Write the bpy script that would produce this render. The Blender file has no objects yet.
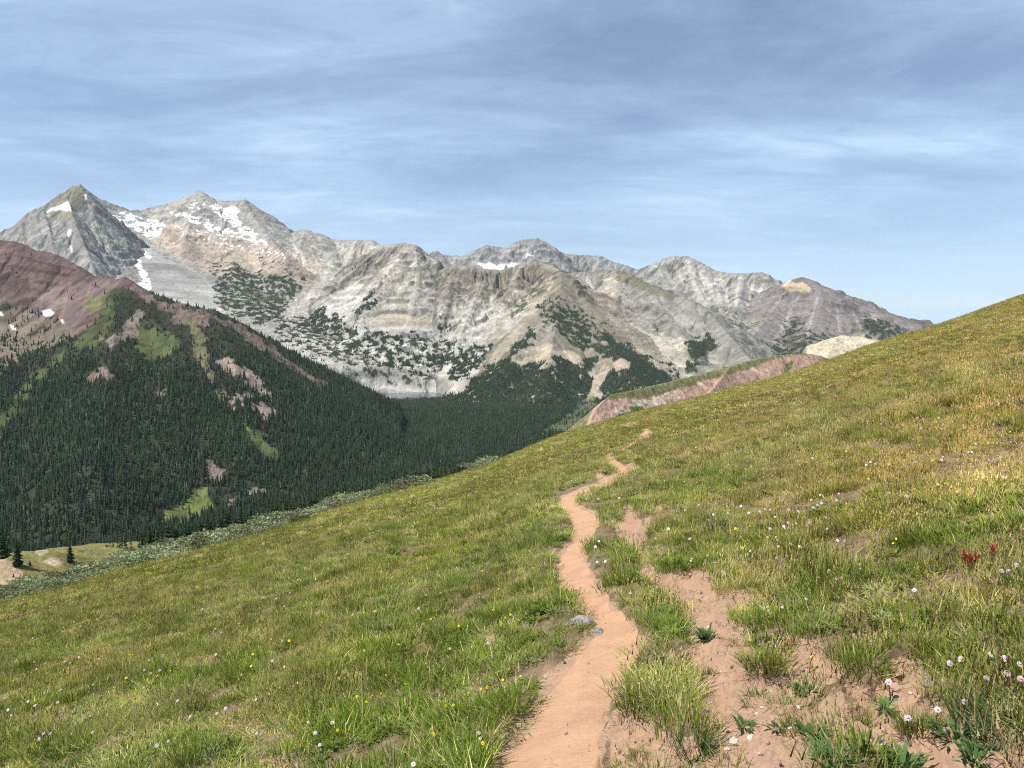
import bpy, math
import numpy as np
PI = math.pi
rng = np.random.default_rng(7)
SC = bpy.context.scene
COL = SC.collection
F = 742.0
HOR = 310.0
PITCH = math.atan((384.0 - HOR) / F)
EYE = 1.65
CP, SP = math.cos(PITCH), math.sin(PITCH)

# ------------------------------------------------------------------ sight lines used to survey the terrain
def P(u, v, y):
    """point on the sight line through (u, v) at forward distance y"""
    u = np.asarray(u, float); v = np.asarray(v, float)
    xc = (u - 512) / F; yc = (384 - v) / F
    dy = CP + SP * yc; dz = -SP + CP * yc
    return xc / dy * y, y + 0 * xc, EYE + dz / dy * y

def UV(x, y, z):
    z = z - EYE
    d = np.maximum(CP * y - SP * z, 1e-3)
    return 512 + F * x / d, 384 - F * (SP * y + CP * z) / d

# ------------------------------------------------------------------ noise
def _hash(ix, iy, seed):
    h = (ix.astype(np.int64) * 374761393 + iy.astype(np.int64) * 668265263 + seed * 1442695041) & 0xffffffff
    h = ((h ^ (h >> 13)) * 1274126177) & 0xffffffff
    h = h ^ (h >> 16)
    return h
_GX = np.cos(np.arange(1024) * 2 * PI / 1024); _GY = np.sin(np.arange(1024) * 2 * PI / 1024)
def perlin(x, y, seed=0):
    x = np.asarray(x, float); y = np.asarray(y, float)
    x0 = np.floor(x); y0 = np.floor(y); fx = x - x0; fy = y - y0
    ix = x0.astype(np.int64); iy = y0.astype(np.int64)
    def g(dx, dy):
        h = (_hash(ix + dx, iy + dy, seed) >> 7) & 1023
        return _GX[h] * (fx - dx) + _GY[h] * (fy - dy)
    sx = fx * fx * fx * (fx * (fx * 6 - 15) + 10); sy = fy * fy * fy * (fy * (fy * 6 - 15) + 10)
    a = g(0, 0); b = g(1, 0); c = g(0, 1); d = g(1, 1)
    return ((a + (b - a) * sx) * (1 - sy) + (c + (d - c) * sx) * sy) * 1.5
def fbm(x, y, lam, octv=4, seed=0, gain=0.5):
    s = 0; a = 1; t = 0
    for i in range(octv):
        s = s + a * perlin(x / lam + 17.3 * i, y / lam - 9.1 * i, seed + i); t += a; a *= gain; lam *= 0.5
    return s / t
def ridged(x, y, lam, octv=4, seed=0, gain=0.55):
    s = 0; a = 1; t = 0
    for i in range(octv):
        s = s + a * (1 - 2 * np.abs(perlin(x / lam + 7.3 * i, y / lam + 3.1 * i, seed + i))); t += a; a *= gain; lam *= 0.5
    return s / t
def sstep(a, b, x):
    t = np.clip((x - a) / (b - a), 0, 1); return t * t * (3 - 2 * t)
def smax(a, b, k):
    h = np.maximum(k - np.abs(a - b), 0) / k
    return np.maximum(a, b) + h * h * k * 0.25

def sdpoly(u, v, poly):
    """signed pixel distance, positive inside; -1e3 far outside"""
    poly = np.asarray(poly, float)
    out = np.full(u.shape, -1e3)
    lo = poly.min(0) - 25; hi = poly.max(0) + 25
    m = (u > lo[0]) & (u < hi[0]) & (v > lo[1]) & (v < hi[1])
    if not m.any(): return out
    x = u[m]; y = v[m]
    d = np.full(x.shape, 1e9); ins = np.zeros(x.shape, bool)
    n = len(poly)
    for i in range(n):
        ax, ay = poly[i]; bx, by = poly[(i + 1) % n]
        ex, ey = bx - ax, by - ay
        t = np.clip(((x - ax) * ex + (y - ay) * ey) / (ex * ex + ey * ey + 1e-9), 0, 1)
        d = np.minimum(d, (x - ax - t * ex) ** 2 + (y - ay - t * ey) ** 2)
        c = ((ay > y) != (by > y)) & (x < (bx - ax) * (y - ay) / (by - ay + 1e-12) + ax)
        ins ^= c
    d = np.sqrt(d)
    out[m] = np.where(ins, d, -d)
    return out

# ------------------------------------------------------------------ mesh and material helpers
def mesh_obj(name, verts, faces, mat=None, smooth=False, link=True, mats=None, midx=None):
    me = bpy.data.meshes.new(name)
    verts = np.ascontiguousarray(verts, np.float32)
    faces = np.ascontiguousarray(faces, np.int32)
    k = faces.shape[1]
    me.vertices.add(len(verts)); me.vertices.foreach_set('co', verts.ravel())
    me.loops.add(faces.size); me.loops.foreach_set('vertex_index', faces.ravel())
    me.polygons.add(len(faces))
    me.polygons.foreach_set('loop_start', np.arange(0, faces.size, k, dtype=np.int32))
    me.polygons.foreach_set('loop_total', np.full(len(faces), k, np.int32))
    if smooth: me.polygons.foreach_set('use_smooth', np.ones(len(faces), bool))
    if midx is not None: me.polygons.foreach_set('material_index', np.asarray(midx, np.int32))
    me.update(calc_edges=True)
    for m in (mats or ([mat] if mat else [])): me.materials.append(m)
    o = bpy.data.objects.new(name, me)
    if link: COL.objects.link(o)
    return o
def set_attr(o, name, arr, typ='FLOAT'):
    at = o.data.attributes.new(name, typ, 'POINT')
    if typ == 'FLOAT_COLOR':
        a = np.ones((len(arr), 4), np.float32); a[:, :3] = arr
        at.data.foreach_set('color', a.ravel())
    elif typ == 'FLOAT_VECTOR': at.data.foreach_set('vector', np.asarray(arr, np.float32).ravel())
    elif typ == 'INT': at.data.foreach_set('value', np.asarray(arr, np.int32))
    else: at.data.foreach_set('value', np.asarray(arr, np.float32))
def tag(o, label=None, cat=None, group=None, kind=None):
    if label: o['label'] = label
    if cat: o['category'] = cat
    if group: o['group'] = group
    if kind: o['kind'] = kind
    return o
def grid_faces(nr, nc):
    i = np.arange(nr - 1)[:, None] * nc + np.arange(nc - 1)[None]
    i = i.ravel()
    return np.stack([i, i + 1, i + nc + 1, i + nc], 1)

class NT:
    def __init__(self, name):
        self.m = bpy.data.materials.new(name); self.m.use_nodes = True
        self.t = self.m.node_tree; self.t.nodes.clear()
        self.out = self.t.nodes.new('ShaderNodeOutputMaterial')
    def n(self, typ, **kw):
        nd = self.t.nodes.new(typ)
        for k, v in kw.items():
            if k in ('inputs',):
                for a, b in v.items():
                    if isinstance(b, bpy.types.NodeSocket): self.t.links.new(b, nd.inputs[a])
                    else: nd.inputs[a].default_value = b
            else: setattr(nd, k, v)
        return nd
    def l(self, a, b): self.t.links.new(a, b)
    def pos(self): return self.n('ShaderNodeNewGeometry').outputs['Position']
    def noise(self, vec, scale, detail=4, rough=0.55, dist=0):
        return self.n('ShaderNodeTexNoise', inputs={'Vector': vec, 'Scale': scale, 'Detail': detail, 'Roughness': rough, 'Distortion': dist}).outputs['Fac']
    def rng(self, x, a, b, c, d):
        return self.n('ShaderNodeMapRange', inputs={0: x, 1: a, 2: b, 3: c, 4: d}).outputs[0]
    def mul(self, x, y, op='MULTIPLY'):
        return self.n('ShaderNodeMath', operation=op, inputs={0: x, 1: y}).outputs[0]
    def mixc(self, f, a, b, bt='MIX'):
        nd = self.t.nodes.new('ShaderNodeMix'); nd.data_type = 'RGBA'; nd.blend_type = bt
        for s, v in ((0, f), (6, a), (7, b)):
            if isinstance(v, bpy.types.NodeSocket): self.l(v, nd.inputs[s])
            else: nd.inputs[s].default_value = v if s == 0 else (*v[:3], 1)
        return nd.outputs[2]
    def scale(self, col, f):
        return self.n('ShaderNodeVectorMath', operation='SCALE', inputs={0: col, 3: f}).outputs[0]
    def bsdf(self, col, rough=0.9, normal=None, spec=0.2):
        b = self.n('ShaderNodeBsdfPrincipled')
        for k, v in (('Base Color', col), ('Roughness', rough), ('Normal', normal)):
            if v is None: continue
            if isinstance(v, bpy.types.NodeSocket): self.l(v, b.inputs[k])
            else: b.inputs[k].default_value = (*v[:3], 1) if k == 'Base Color' else v
        b.inputs['Specular IOR Level'].default_value = spec
        return b.outputs[0]
    def bump(self, h, dist, strength=1.0):
        return self.n('ShaderNodeBump', inputs={'Height': h, 'Distance': dist, 'Strength': strength}).outputs[0]
    def done(self, sh):
        self.l(sh, self.out.inputs['Surface']); return self.m

def rock_mat(name, lam=14.0, var=0.35, bump=5.0):
    """colour from the mesh (rock type, snow, turf) broken up by fine stone noise"""
    t = NT(name); p = t.pos()
    c = t.n('ShaderNodeAttribute', attribute_name='Col').outputs['Color']
    pv = t.n('ShaderNodeVectorMath', operation='MULTIPLY', inputs={0: p, 1: (1.0, 0.6, 0.38)}).outputs[0]
    n1 = t.noise(pv, 1.0 / lam, 8, 0.66, 0.15)
    n2 = t.noise(p, 1.0 / (lam * 5), 3, 0.5)
    n3 = t.noise(pv, 0.33 / lam, 7, 0.66, 0.2)
    f = t.mul(t.rng(n1, 0.36, 0.62, 1 - var, 1 + var), t.rng(n2, 0.3, 0.7, 0.96, 1.04))
    f = t.mul(f, t.rng(n3, 0.36, 0.44, 1 - 1.0 * var, 1.0))     # dark joints and clefts
    c = t.scale(c, f)
    h = t.mul(n1, t.mul(n3, 2.5), 'ADD')
    sc = t.n('ShaderNodeAttribute', attribute_name='scree').outputs['Fac']
    return t.done(t.bsdf(c, 0.95, t.bump(t.mul(h, t.rng(sc, 0, 1, 1, 0.3)), bump), 0.1))

# ------------------------------------------------------------------ mountains from ridge lines
def tents(X, Y, ridges, streaks=False):
    Z = None; ST = None
    for ri, r in enumerate(ridges):
        pts = np.asarray(r['p'], float)
        px, py, pz = P(pts[:, 0], pts[:, 1], pts[:, 2])
        wx = X + 0; wy = Y + 0
        best = np.full(X.shape, -1e9); arc = np.zeros(X.shape); dd = np.full(X.shape, 1e9)
        s, H = r['s'], r['H']; L = 0
        for i in range(len(pts) - 1):
            ex, ey = px[i + 1] - px[i], py[i + 1] - py[i]; l2 = ex * ex + ey * ey + 1e-6
            t = np.clip(((wx - px[i]) * ex + (wy - py[i]) * ey) / l2, 0, 1)
            d = np.hypot(wx - px[i] - t * ex, wy - py[i] - t * ey)
            z = pz[i] + (pz[i + 1] - pz[i]) * t - s * d * (0.6 + 0.4 * np.exp(-s * d / H))
            m = z > best
            best = np.where(m, z, best); arc = np.where(m, L + t * math.sqrt(l2), arc); dd = np.where(m, d, dd)
            L += math.sqrt(l2)
        lam, amp = r.get('g', (150, 22))
        sd = 11 * ri + r.get('seed', 0)
        aw = arc + 0.25 * lam * perlin(X / (lam * 1.4), Y / (lam * 1.4), sd + 5)
        g = ridged(aw, dd / 6.0, lam, 3, sd, 0.6) - 0.25
        g2 = ridged(aw, dd / 4.0, lam * 0.3, 2, sd + 50, 0.6) - 0.25
        best = best + amp * (1 - np.exp(-dd / (lam * 0.9))) * (1.1 * g + 0.65 * g2 + 0.22 * ridged(aw, dd / 2.5, lam * 0.11, 2, sd + 60, 0.6))
        if streaks:
            sk = 0.6 * perlin(aw / (lam * 0.22), dd / (lam * 4), sd + 71) + 0.5 * perlin(aw / (lam * 0.09), dd / (lam * 1.6), sd + 72) + 0.5 * g
            ST = sk if ST is None else np.where(best > Z, sk, ST)
        Z = best if Z is None else smax(Z, best, r.get('k', 0.12 * r.get('g', (150, 22))[0]))
    return (Z, ST) if streaks else Z

LAYERS = {}
def layer(name, ridges, u0, u1, y0, y1, du, dyy, rough, paint, base, mat, zmin, label, seed=0, trees=None, sink=1.0, cat='mountain', fall=0.42, bright=0.68, geo_k=1.0):
    du *= 0.72; dyy *= 0.68
    ku = (np.arange(u0, u1 + du, du) - 512) / F
    ys = np.arange(y0, y1 + dyy, dyy)
    Yg, K = np.meshgrid(ys, ku, indexing='ij')
    Xg = K * Yg
    def hf(X, Y):
        Z = tents(X, Y, ridges)
        amp, lam = rough
        us, vs_ = UV(X, Y, Z); sm = np.zeros(X.shape)
        for p in paint:
            if p.get('sm'): sm = np.maximum(sm, sstep(-3, 3, sdpoly(us, vs_, p['poly'])))
        k = 1 - 0.85 * sm
        Z = Z + k * (0.75 * amp * fbm(X, Y, lam, 6, 90 + seed, 0.55) + amp * 0.55 * (ridged(X, Y, lam * 0.45, 4, 130 + seed, 0.6) - 0.3))
        Z = Z - 50 * (1 - sstep(0.8, 1.3, np.sqrt(((X + 438) / 175) ** 2 + ((Y - 2765) / 135) ** 2)))   # lake basin
        U = 512 + F * X / Y
        # flanks sink under the neighbouring terrain at the limits of the survey
        Z = Z - 260 * ((1 - sstep(u0, u0 + 22, U)) + sstep(u1 - 22, u1, U)) * sink - 120 * (1 - sstep(y0, y0 + 0.05 * (y1 - y0), Y)) * sink
        return Z
    Z = hf(Xg, Yg)
    X1, Y1, Z1 = Xg.ravel(), Yg.ravel(), Z.ravel()
    C = paint_cols(X1, Y1, Z1, base, paint, seed)
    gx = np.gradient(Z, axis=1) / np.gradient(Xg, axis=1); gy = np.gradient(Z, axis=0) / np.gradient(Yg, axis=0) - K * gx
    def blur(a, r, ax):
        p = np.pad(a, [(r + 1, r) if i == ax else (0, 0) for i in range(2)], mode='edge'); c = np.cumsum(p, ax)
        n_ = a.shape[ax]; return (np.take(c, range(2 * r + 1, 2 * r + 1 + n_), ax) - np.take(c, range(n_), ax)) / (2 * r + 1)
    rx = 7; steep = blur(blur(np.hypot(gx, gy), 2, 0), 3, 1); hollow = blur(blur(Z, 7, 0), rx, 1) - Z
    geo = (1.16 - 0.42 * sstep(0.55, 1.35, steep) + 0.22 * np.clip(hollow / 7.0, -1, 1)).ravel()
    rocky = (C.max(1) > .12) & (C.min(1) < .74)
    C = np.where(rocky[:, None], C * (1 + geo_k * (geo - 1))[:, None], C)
    u1_, v1_ = UV(X1, Y1, Z1); smv = np.zeros(len(X1))
    for p in paint:
        if p.get('sm'): smv = np.maximum(smv, sstep(-3, 3, sdpoly(u1_, v1_, p['poly'])))
    st = tents(X1, Y1, ridges, True)[1]
    C = C * np.where(C.min(1) > .74, 1.0, bright)[:, None] * np.where(C.min(1) > .74, 1.0, 1.0)[:, None]
    C = np.where((C.min(1) > .74)[:, None], C, C * WARM)
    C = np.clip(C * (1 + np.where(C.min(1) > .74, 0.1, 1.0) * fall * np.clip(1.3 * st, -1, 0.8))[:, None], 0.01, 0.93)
    fc = grid_faces(*Xg.shape)
    keep = (Z1[fc].max(1) > zmin)
    fc = fc[keep]
    used = np.zeros(len(X1), bool); used[fc.ravel()] = True
    idx = np.cumsum(used) - 1
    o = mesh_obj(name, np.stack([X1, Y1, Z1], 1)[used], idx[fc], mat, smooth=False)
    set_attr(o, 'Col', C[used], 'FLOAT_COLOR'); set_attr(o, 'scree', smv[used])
    tag(o, label, cat, None, 'structure')
    LAYERS[label] = dict(h=hf, u=(u0, u1), y=(y0, y1), paint=paint, seed=seed)
    return o

def cover(X, Y, Z, u, v, p, seed):
    """0..1 cover of one patch: polygon on the slope, frayed by ground noise"""
    sd = sdpoly(u, v, p['poly'])
    lam = p.get('lam', 60)
    n = fbm(X, Y * 0.7, lam, 4, seed + p.get('s', 3), 0.6)
    m = sstep(-p.get('soft', 1.0), p.get('soft', 1.0), sd + p.get('fray', 4) * 2.0 * n)
    if 'thr' in p:
        n2 = fbm(X + 0.3 * Z, Y * p.get('ys', 0.6) + 0.5 * Z, p.get('lam2', 40), 4, seed + 40 + p.get('s', 3), 0.65)
        m = m * sstep(p['thr'] - 0.09, p['thr'] + 0.09, n2)
    return m * p.get('a', 1.0)
def paint_cols(X, Y, Z, base, paint, seed):
    u, v = UV(X, Y, Z)
    n = fbm(X, Y, 220, 4, seed + 70)[:, None]
    n2 = fbm(X + 0.8 * Z, Z * 2.2, 60, 4, seed + 75)[:, None]
    C = np.asarray(base, float)[None] * (1 + 0.10 * n + 0.12 * n2)
    for p in paint:
        m = cover(X, Y, Z, u, v, p, seed)[:, None]
        if m.max() <= 0: continue
        C = C * (1 - m) + np.asarray(p['c'], float)[None] * (1 + p.get('var', 0.10) * (n + n2)) * m
    return np.clip(C, 0.01, 0.95)

WARM = np.array([1.01, 1.0, 0.95])
GREY = (0.30, 0.29, 0.275); TALUS = (0.40, 0.385, 0.36); PINK = (0.44, 0.365, 0.305); SNOW = (0.80, 0.80, 0.81)
WHITE = (0.45, 0.43, 0.40); DGREEN = (0.050, 0.062, 0.036); GREEN = (0.095, 0.115, 0.048); OLIVE = (0.16, 0.155, 0.085)
RED = (0.145, 0.096, 0.09); PKROCK = (0.22, 0.172, 0.148); BROWN = (0.215, 0.188, 0.145); TAN = (0.40, 0.35, 0.275)
PURP = (0.20, 0.175, 0.17); DGREY = (0.19, 0.185, 0.17)
def pp(c, poly, **k): return dict(c=c, poly=poly, **k)
def KR(poly, thr=0.0, **k): return pp(DGREEN, poly, thr=thr, fray=7, lam2=k.pop('lam2', 34), tree=k.pop('tree', 1), **k)
# ------------------------------------------------------------------ the far mountains
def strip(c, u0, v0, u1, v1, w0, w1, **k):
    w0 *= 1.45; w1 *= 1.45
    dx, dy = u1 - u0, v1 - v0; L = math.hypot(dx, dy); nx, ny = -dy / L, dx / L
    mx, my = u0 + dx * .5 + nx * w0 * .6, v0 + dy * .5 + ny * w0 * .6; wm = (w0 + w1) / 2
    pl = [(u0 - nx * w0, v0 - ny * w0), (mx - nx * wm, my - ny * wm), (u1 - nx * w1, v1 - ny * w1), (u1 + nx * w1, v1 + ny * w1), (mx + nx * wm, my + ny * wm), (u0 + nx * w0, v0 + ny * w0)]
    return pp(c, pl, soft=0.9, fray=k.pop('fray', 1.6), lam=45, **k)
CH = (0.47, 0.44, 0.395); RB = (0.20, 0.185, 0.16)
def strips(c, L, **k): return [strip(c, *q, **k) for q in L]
ROCK = rock_mat('mountain_rock', 14.0, 0.19)
def rd(p, s, H, g=(150, 22), **k): return dict(p=p, s=s, H=H, g=g, **k)

# grey pyramid peak
layer('mountain', [
    rd([(-90, 268, 3900), (0, 232, 3900), (15, 225, 3900), (30, 211, 3900), (42, 207, 3900), (57, 196, 3950), (72, 185.5, 4000), (80, 184, 4000), (86, 189, 4005)], 1.6, 700, (110, 44)),
    rd([(80, 184, 4000), (90, 200, 4010), (103, 222, 4010), (118, 248, 4000), (132, 274, 3980), (147, 298, 3940)], 2.0, 600, (70, 40), seed=3),
    rd([(42, 207, 3900), (50, 232, 3700), (60, 262, 3500), (66, 285, 3350)], 1.35, 600, (90, 50), seed=4),
    rd([(66, 195, 3960), (76, 225, 3700), (92, 262, 3470), (100, 290, 3300)], 1.35, 600, (90, 50), seed=5),
    rd([(84, 190, 4000), (98, 226, 3870), (112, 262, 3730), (126, 292, 3610)], 1.2, 600, (60, 44), seed=8),
    rd([(18, 224, 3900), (20, 245, 3700), (28, 275, 3450)], 1.35, 600, (90, 30), seed=6)],
    -110, 200, 3150, 4300, 1.0, 7.5, (16, 110), [
    pp((0.25, 0.235, 0.18), [(57, 197), (72, 187), (84, 188), (88, 200), (75, 222), (60, 220), (45, 212)], fray=3),
    pp((0.36, 0.35, 0.33), [(88, 205), (100, 215), (140, 282), (125, 285), (105, 255), (92, 225)], fray=5, thr=0.0),
    *strips((0.35, 0.34, 0.315), [(92, 208, 112, 270, .8, 1.6), (99, 220, 122, 280, .7, 1.4), (106, 232, 130, 284, .7, 1.2), (82, 215, 96, 268, .6, 1.2)], a=.8),
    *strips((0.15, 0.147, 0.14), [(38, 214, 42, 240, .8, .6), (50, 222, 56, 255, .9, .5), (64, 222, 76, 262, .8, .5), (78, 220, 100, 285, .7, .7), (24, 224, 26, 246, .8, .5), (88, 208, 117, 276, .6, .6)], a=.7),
    pp(SNOW, [(46, 212), (52, 207), (62, 205), (67, 201), (71, 202), (71, 210), (66, 211), (60, 209), (53, 211), (47, 213)], fray=1.2, var=.03),
    pp(SNOW, [(84, 194), (87, 194), (88, 200), (85, 200)], fray=.6, var=.03),
    pp(SNOW, [(67, 231), (71, 229), (71, 237), (68, 237)], fray=.6, var=.03),
    pp(SNOW, [(70, 247), (72, 247), (73, 252), (71, 252)], fray=.6, var=.03)],
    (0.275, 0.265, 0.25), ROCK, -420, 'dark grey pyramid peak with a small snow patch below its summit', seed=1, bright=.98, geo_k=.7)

LAKEWALL = [
    pp(WHITE, [(225, 315), (262, 325), (300, 320), (345, 318), (400, 325), (440, 330), (480, 335), (500, 350), (470, 395), (330, 400), (280, 360)], fray=6, a=.8),
    KR([(300, 318), (322, 308), (340, 318), (345, 326), (320, 334), (300, 330)], -0.12),
    KR([(268, 312), (300, 318), (318, 322), (345, 322), (372, 332), (402, 335), (432, 337), (458, 346), (470, 352), (462, 368), (440, 366), (420, 372), (385, 368), (355, 360), (325, 356), (300, 350), (280, 340)], 0.0),
    KR([(300, 345), (340, 350), (400, 362), (425, 372), (400, 388), (360, 380), (330, 372), (305, 360)], 0.16),
    KR([(352, 310), (362, 303), (374, 298), (376, 302), (366, 312), (356, 318)], -0.05),
    KR([(440, 362), (462, 350), (490, 345), (500, 352), (480, 366), (466, 376), (450, 378)], -0.12),
    KR([(440, 318), (455, 322), (452, 332), (442, 330)], 0.0),
    KR([(418, 362), (440, 368), (436, 382), (420, 388), (408, 380)], 0.1),
    pp(TALUS, [(425, 385), (438, 372), (450, 362), (454, 364), (442, 378), (430, 390)], sm=1, fray=2),
    pp(TALUS, [(465, 395), (475, 378), (492, 360), (520, 330), (548, 285), (552, 287), (530, 325), (505, 358), (485, 385), (474, 398)], sm=1, fray=2, a=.8)]

# snow-streaked massif above the lake
layer('mountain', [
    rd([(70, 196, 4600), (87, 190, 4600), (95, 196, 4600), (107, 201, 4620), (122, 207, 4650), (130, 211, 4750), (140, 210, 4850), (160, 205, 4950), (180, 200, 5000), (190, 195, 5000), (199, 191, 5000), (207, 195, 5000), (215, 200, 5000),
        (230, 201, 5000), (245, 200, 5000), (252, 208, 4950), (262, 220, 4900), (275, 229, 4900), (286, 234, 4900), (305, 230, 4900), (320, 233, 4900), (330, 239.5, 4900),
        (345, 240, 4900), (372, 240, 4900), (380, 246, 4900), (410, 268, 4900), (450, 300, 4900)], 0.72, 1750, (210, 40)),
    rd([(112, 215, 4600), (120, 228, 4400), (135, 246, 4150), (155, 270, 3850), (178, 294, 3550), (200, 318, 3300)], 0.42, 900, (160, 8), seed=9),
    rd([(199, 191, 5000), (196, 205, 4850), (190, 222, 4600), (185, 240, 4350)], 0.7, 900, (150, 20), seed=3),
    rd([(245, 200, 5000), (252, 215, 4850), (268, 235, 4600), (285, 256, 4300)], 0.7, 900, (150, 20), seed=4),
    rd([(305, 230, 4900), (300, 250, 4600), (290, 275, 4200), (275, 300, 3800), (262, 325, 3450)], 0.55, 900, (120, 24), seed=5),
    rd([(230, 262, 4200), (235, 285, 3850), (250, 310, 3500), (275, 335, 3250)], 0.5, 500, (100, 22), seed=6),
    rd([(330, 318, 3500), (345, 340, 3300), (360, 362, 3120), (375, 380, 3020)], 0.75, 260, (70, 26), seed=7),
    rd([(385, 322, 3560), (395, 345, 3300), (405, 365, 3120), (415, 380, 3020)], 0.75, 260, (70, 26), seed=8)],
    60, 480, 2700, 5250, 1.0, 9, (13, 95), [
    pp((0.24, 0.235, 0.22), [(70, 185), (88, 186), (110, 200), (131, 209), (128, 214), (118, 211), (108, 211), (100, 213), (92, 204), (80, 200)], fray=2),
    pp(PINK, [(150, 238), (170, 222), (200, 226), (240, 234), (280, 246), (318, 255), (345, 280), (330, 310), (300, 290), (270, 278), (220, 275), (180, 262), (160, 250)], fray=6),
    pp((0.43, 0.40, 0.355), [(305, 245), (372, 245), (380, 262), (350, 292), (310, 320), (280, 322), (305, 290), (325, 270)], fray=6),
    pp((0.37, 0.365, 0.35), [(100, 216), (120, 232), (140, 240), (160, 248), (185, 263), (205, 278), (218, 293), (226, 322), (200, 315), (150, 298), (140, 285)], sm=1, fray=4),
    pp((0.25, 0.24, 0.21), [(152, 248), (165, 251), (182, 262), (180, 265), (165, 258), (154, 253)], thr=0.0, fray=2),
    *strips(CH, [(288, 236, 306, 262, .8, 1.4), (262, 224, 282, 246, .7, 1), (340, 246, 322, 280, .9, 1.6), (355, 248, 338, 276, .7, 1.2), (320, 238, 312, 258, .7, 1)]),
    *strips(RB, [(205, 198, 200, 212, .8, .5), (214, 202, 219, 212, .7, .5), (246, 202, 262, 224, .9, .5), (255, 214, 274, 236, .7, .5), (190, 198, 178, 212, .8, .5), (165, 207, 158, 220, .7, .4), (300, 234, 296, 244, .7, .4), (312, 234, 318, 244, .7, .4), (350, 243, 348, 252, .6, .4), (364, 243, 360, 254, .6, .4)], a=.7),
    *LAKEWALL,
    KR([(214, 282), (222, 270), (240, 267), (262, 274), (285, 276), (304, 279), (300, 290), (288, 300), (282, 314), (262, 322), (240, 318), (226, 312), (217, 300)], -0.10),
    pp(GREEN, [(225, 285), (255, 290), (285, 290), (280, 300), (250, 305), (228, 300)], thr=0.05, s=9, a=.6),
    KR([(208, 262), (238, 263), (240, 272), (212, 274)], 0.08),
    KR([(250, 250), (275, 258), (305, 268), (300, 276), (260, 268)], 0.22),
    pp(SNOW, [(100, 213), (112, 215), (122, 212), (132, 213), (142, 217), (150, 221), (160, 221), (164, 225), (158, 236), (149, 240), (146, 236), (135, 230), (126, 232), (118, 232), (110, 226)], fray=2, thr=-0.05, lam2=45, var=.03),
    pp(SNOW, [(105, 217), (116, 217), (122, 224), (124, 233), (116, 230)], fray=1.5, var=.03),
    pp(SNOW, [(120, 236), (135, 244), (152, 256), (150, 259), (134, 251), (122, 244)], fray=1.5, var=.03, thr=-.15),
    pp(SNOW, [(128, 250), (138, 258), (146, 272), (152, 286), (146, 287), (138, 270), (131, 258)], fray=1.5, var=.03, thr=-.2),
    pp(SNOW, [(134, 285), (143, 282), (152, 287), (148, 294), (138, 292)], fray=1.2, var=.03),
    pp(SNOW, [(205, 203), (214, 204), (226, 210), (236, 215), (239, 222), (248, 227), (258, 234), (250, 235), (240, 232), (232, 226), (222, 218), (210, 209)], fray=3, var=.03, thr=-.10, lam2=26),
    pp(SNOW, [(223, 208), (236, 206), (239, 212), (228, 214)], fray=1.2, var=.03),
    pp(SNOW, [(168, 211), (180, 212), (192, 214), (206, 219), (218, 227), (232, 230), (248, 233), (264, 240), (272, 247), (256, 243), (240, 238), (222, 235), (208, 231), (195, 222), (178, 218)], fray=3, thr=-0.02, lam2=34, var=.03),
    pp(SNOW, [(172, 224), (200, 228), (240, 240), (275, 250), (300, 255), (290, 260), (250, 252), (215, 244), (180, 234)], thr=0.22, lam2=26, ys=1.6, fray=3, var=.03),
    pp(SNOW, [(184, 203), (200, 198), (206, 206), (198, 212), (186, 210)], thr=0.2, lam2=26, fray=2, var=.03)],
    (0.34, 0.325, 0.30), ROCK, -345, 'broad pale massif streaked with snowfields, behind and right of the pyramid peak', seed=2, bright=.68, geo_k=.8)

# slabby ridge with diagonal bands
layer('mountain', [
    rd([(365, 256, 4550), (380, 247, 4350), (385, 245, 4300), (405, 243, 4200), (415, 245, 4150), (425, 255, 4100), (440, 270, 4050)], 0.85, 900, (95, 48)),
    rd([(405, 243, 4200), (398, 262, 4000), (385, 285, 3750), (372, 305, 3550), (360, 325, 3350)], 0.62, 800, (70, 22), seed=3),
    rd([(415, 246, 4140), (420, 275, 3850), (415, 300, 3600), (410, 322, 3400)], 0.8, 700, (70, 24), seed=4),
    rd([(385, 247, 4300), (365, 275, 4050), (335, 305, 3750), (315, 325, 3550)], 0.6, 700, (70, 20), seed=5)],
    290, 462, 2850, 4600, 1.0, 7.5, (9, 80), [
    pp((0.40, 0.365, 0.315), [(372, 250), (400, 244), (425, 258), (435, 280), (405, 315), (380, 310), (365, 290), (350, 280)], thr=-.05, lam2=70, fray=5),
    pp((0.46, 0.44, 0.41), [(300, 322), (340, 290), (360, 282), (375, 300), (355, 315), (330, 330), (305, 335)], sm=1, fray=5),
    *strips((0.235, 0.21, 0.18), [(402, 247, 352, 300, .9, .5), (410, 249, 372, 298, .8, .5), (414, 256, 384, 304, .9, .5), (420, 262, 398, 308, .8, .5), (392, 248, 345, 286, .7, .4), (384, 252, 350, 274, .6, .4)], a=.75),
    *strips(CH, [(406, 250, 362, 304, .7, 1.3), (418, 258, 392, 304, .6, 1.2), (388, 250, 342, 294, .6, 1.2)]),
    *strips((0.16, 0.15, 0.135), [(418, 248, 428, 262, 1.6, 1.0), (428, 264, 436, 280, 1.2, .6)], a=.8),
    pp(TAN, [(362, 315), (400, 312), (430, 320), (425, 330), (380, 330), (360, 325)], sm=1, fray=4),
    *LAKEWALL],
    (0.33, 0.31, 0.275), ROCK, -340, 'pale slab sided mountain banded diagonally, left of the tan cliffs', seed=3)

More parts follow.
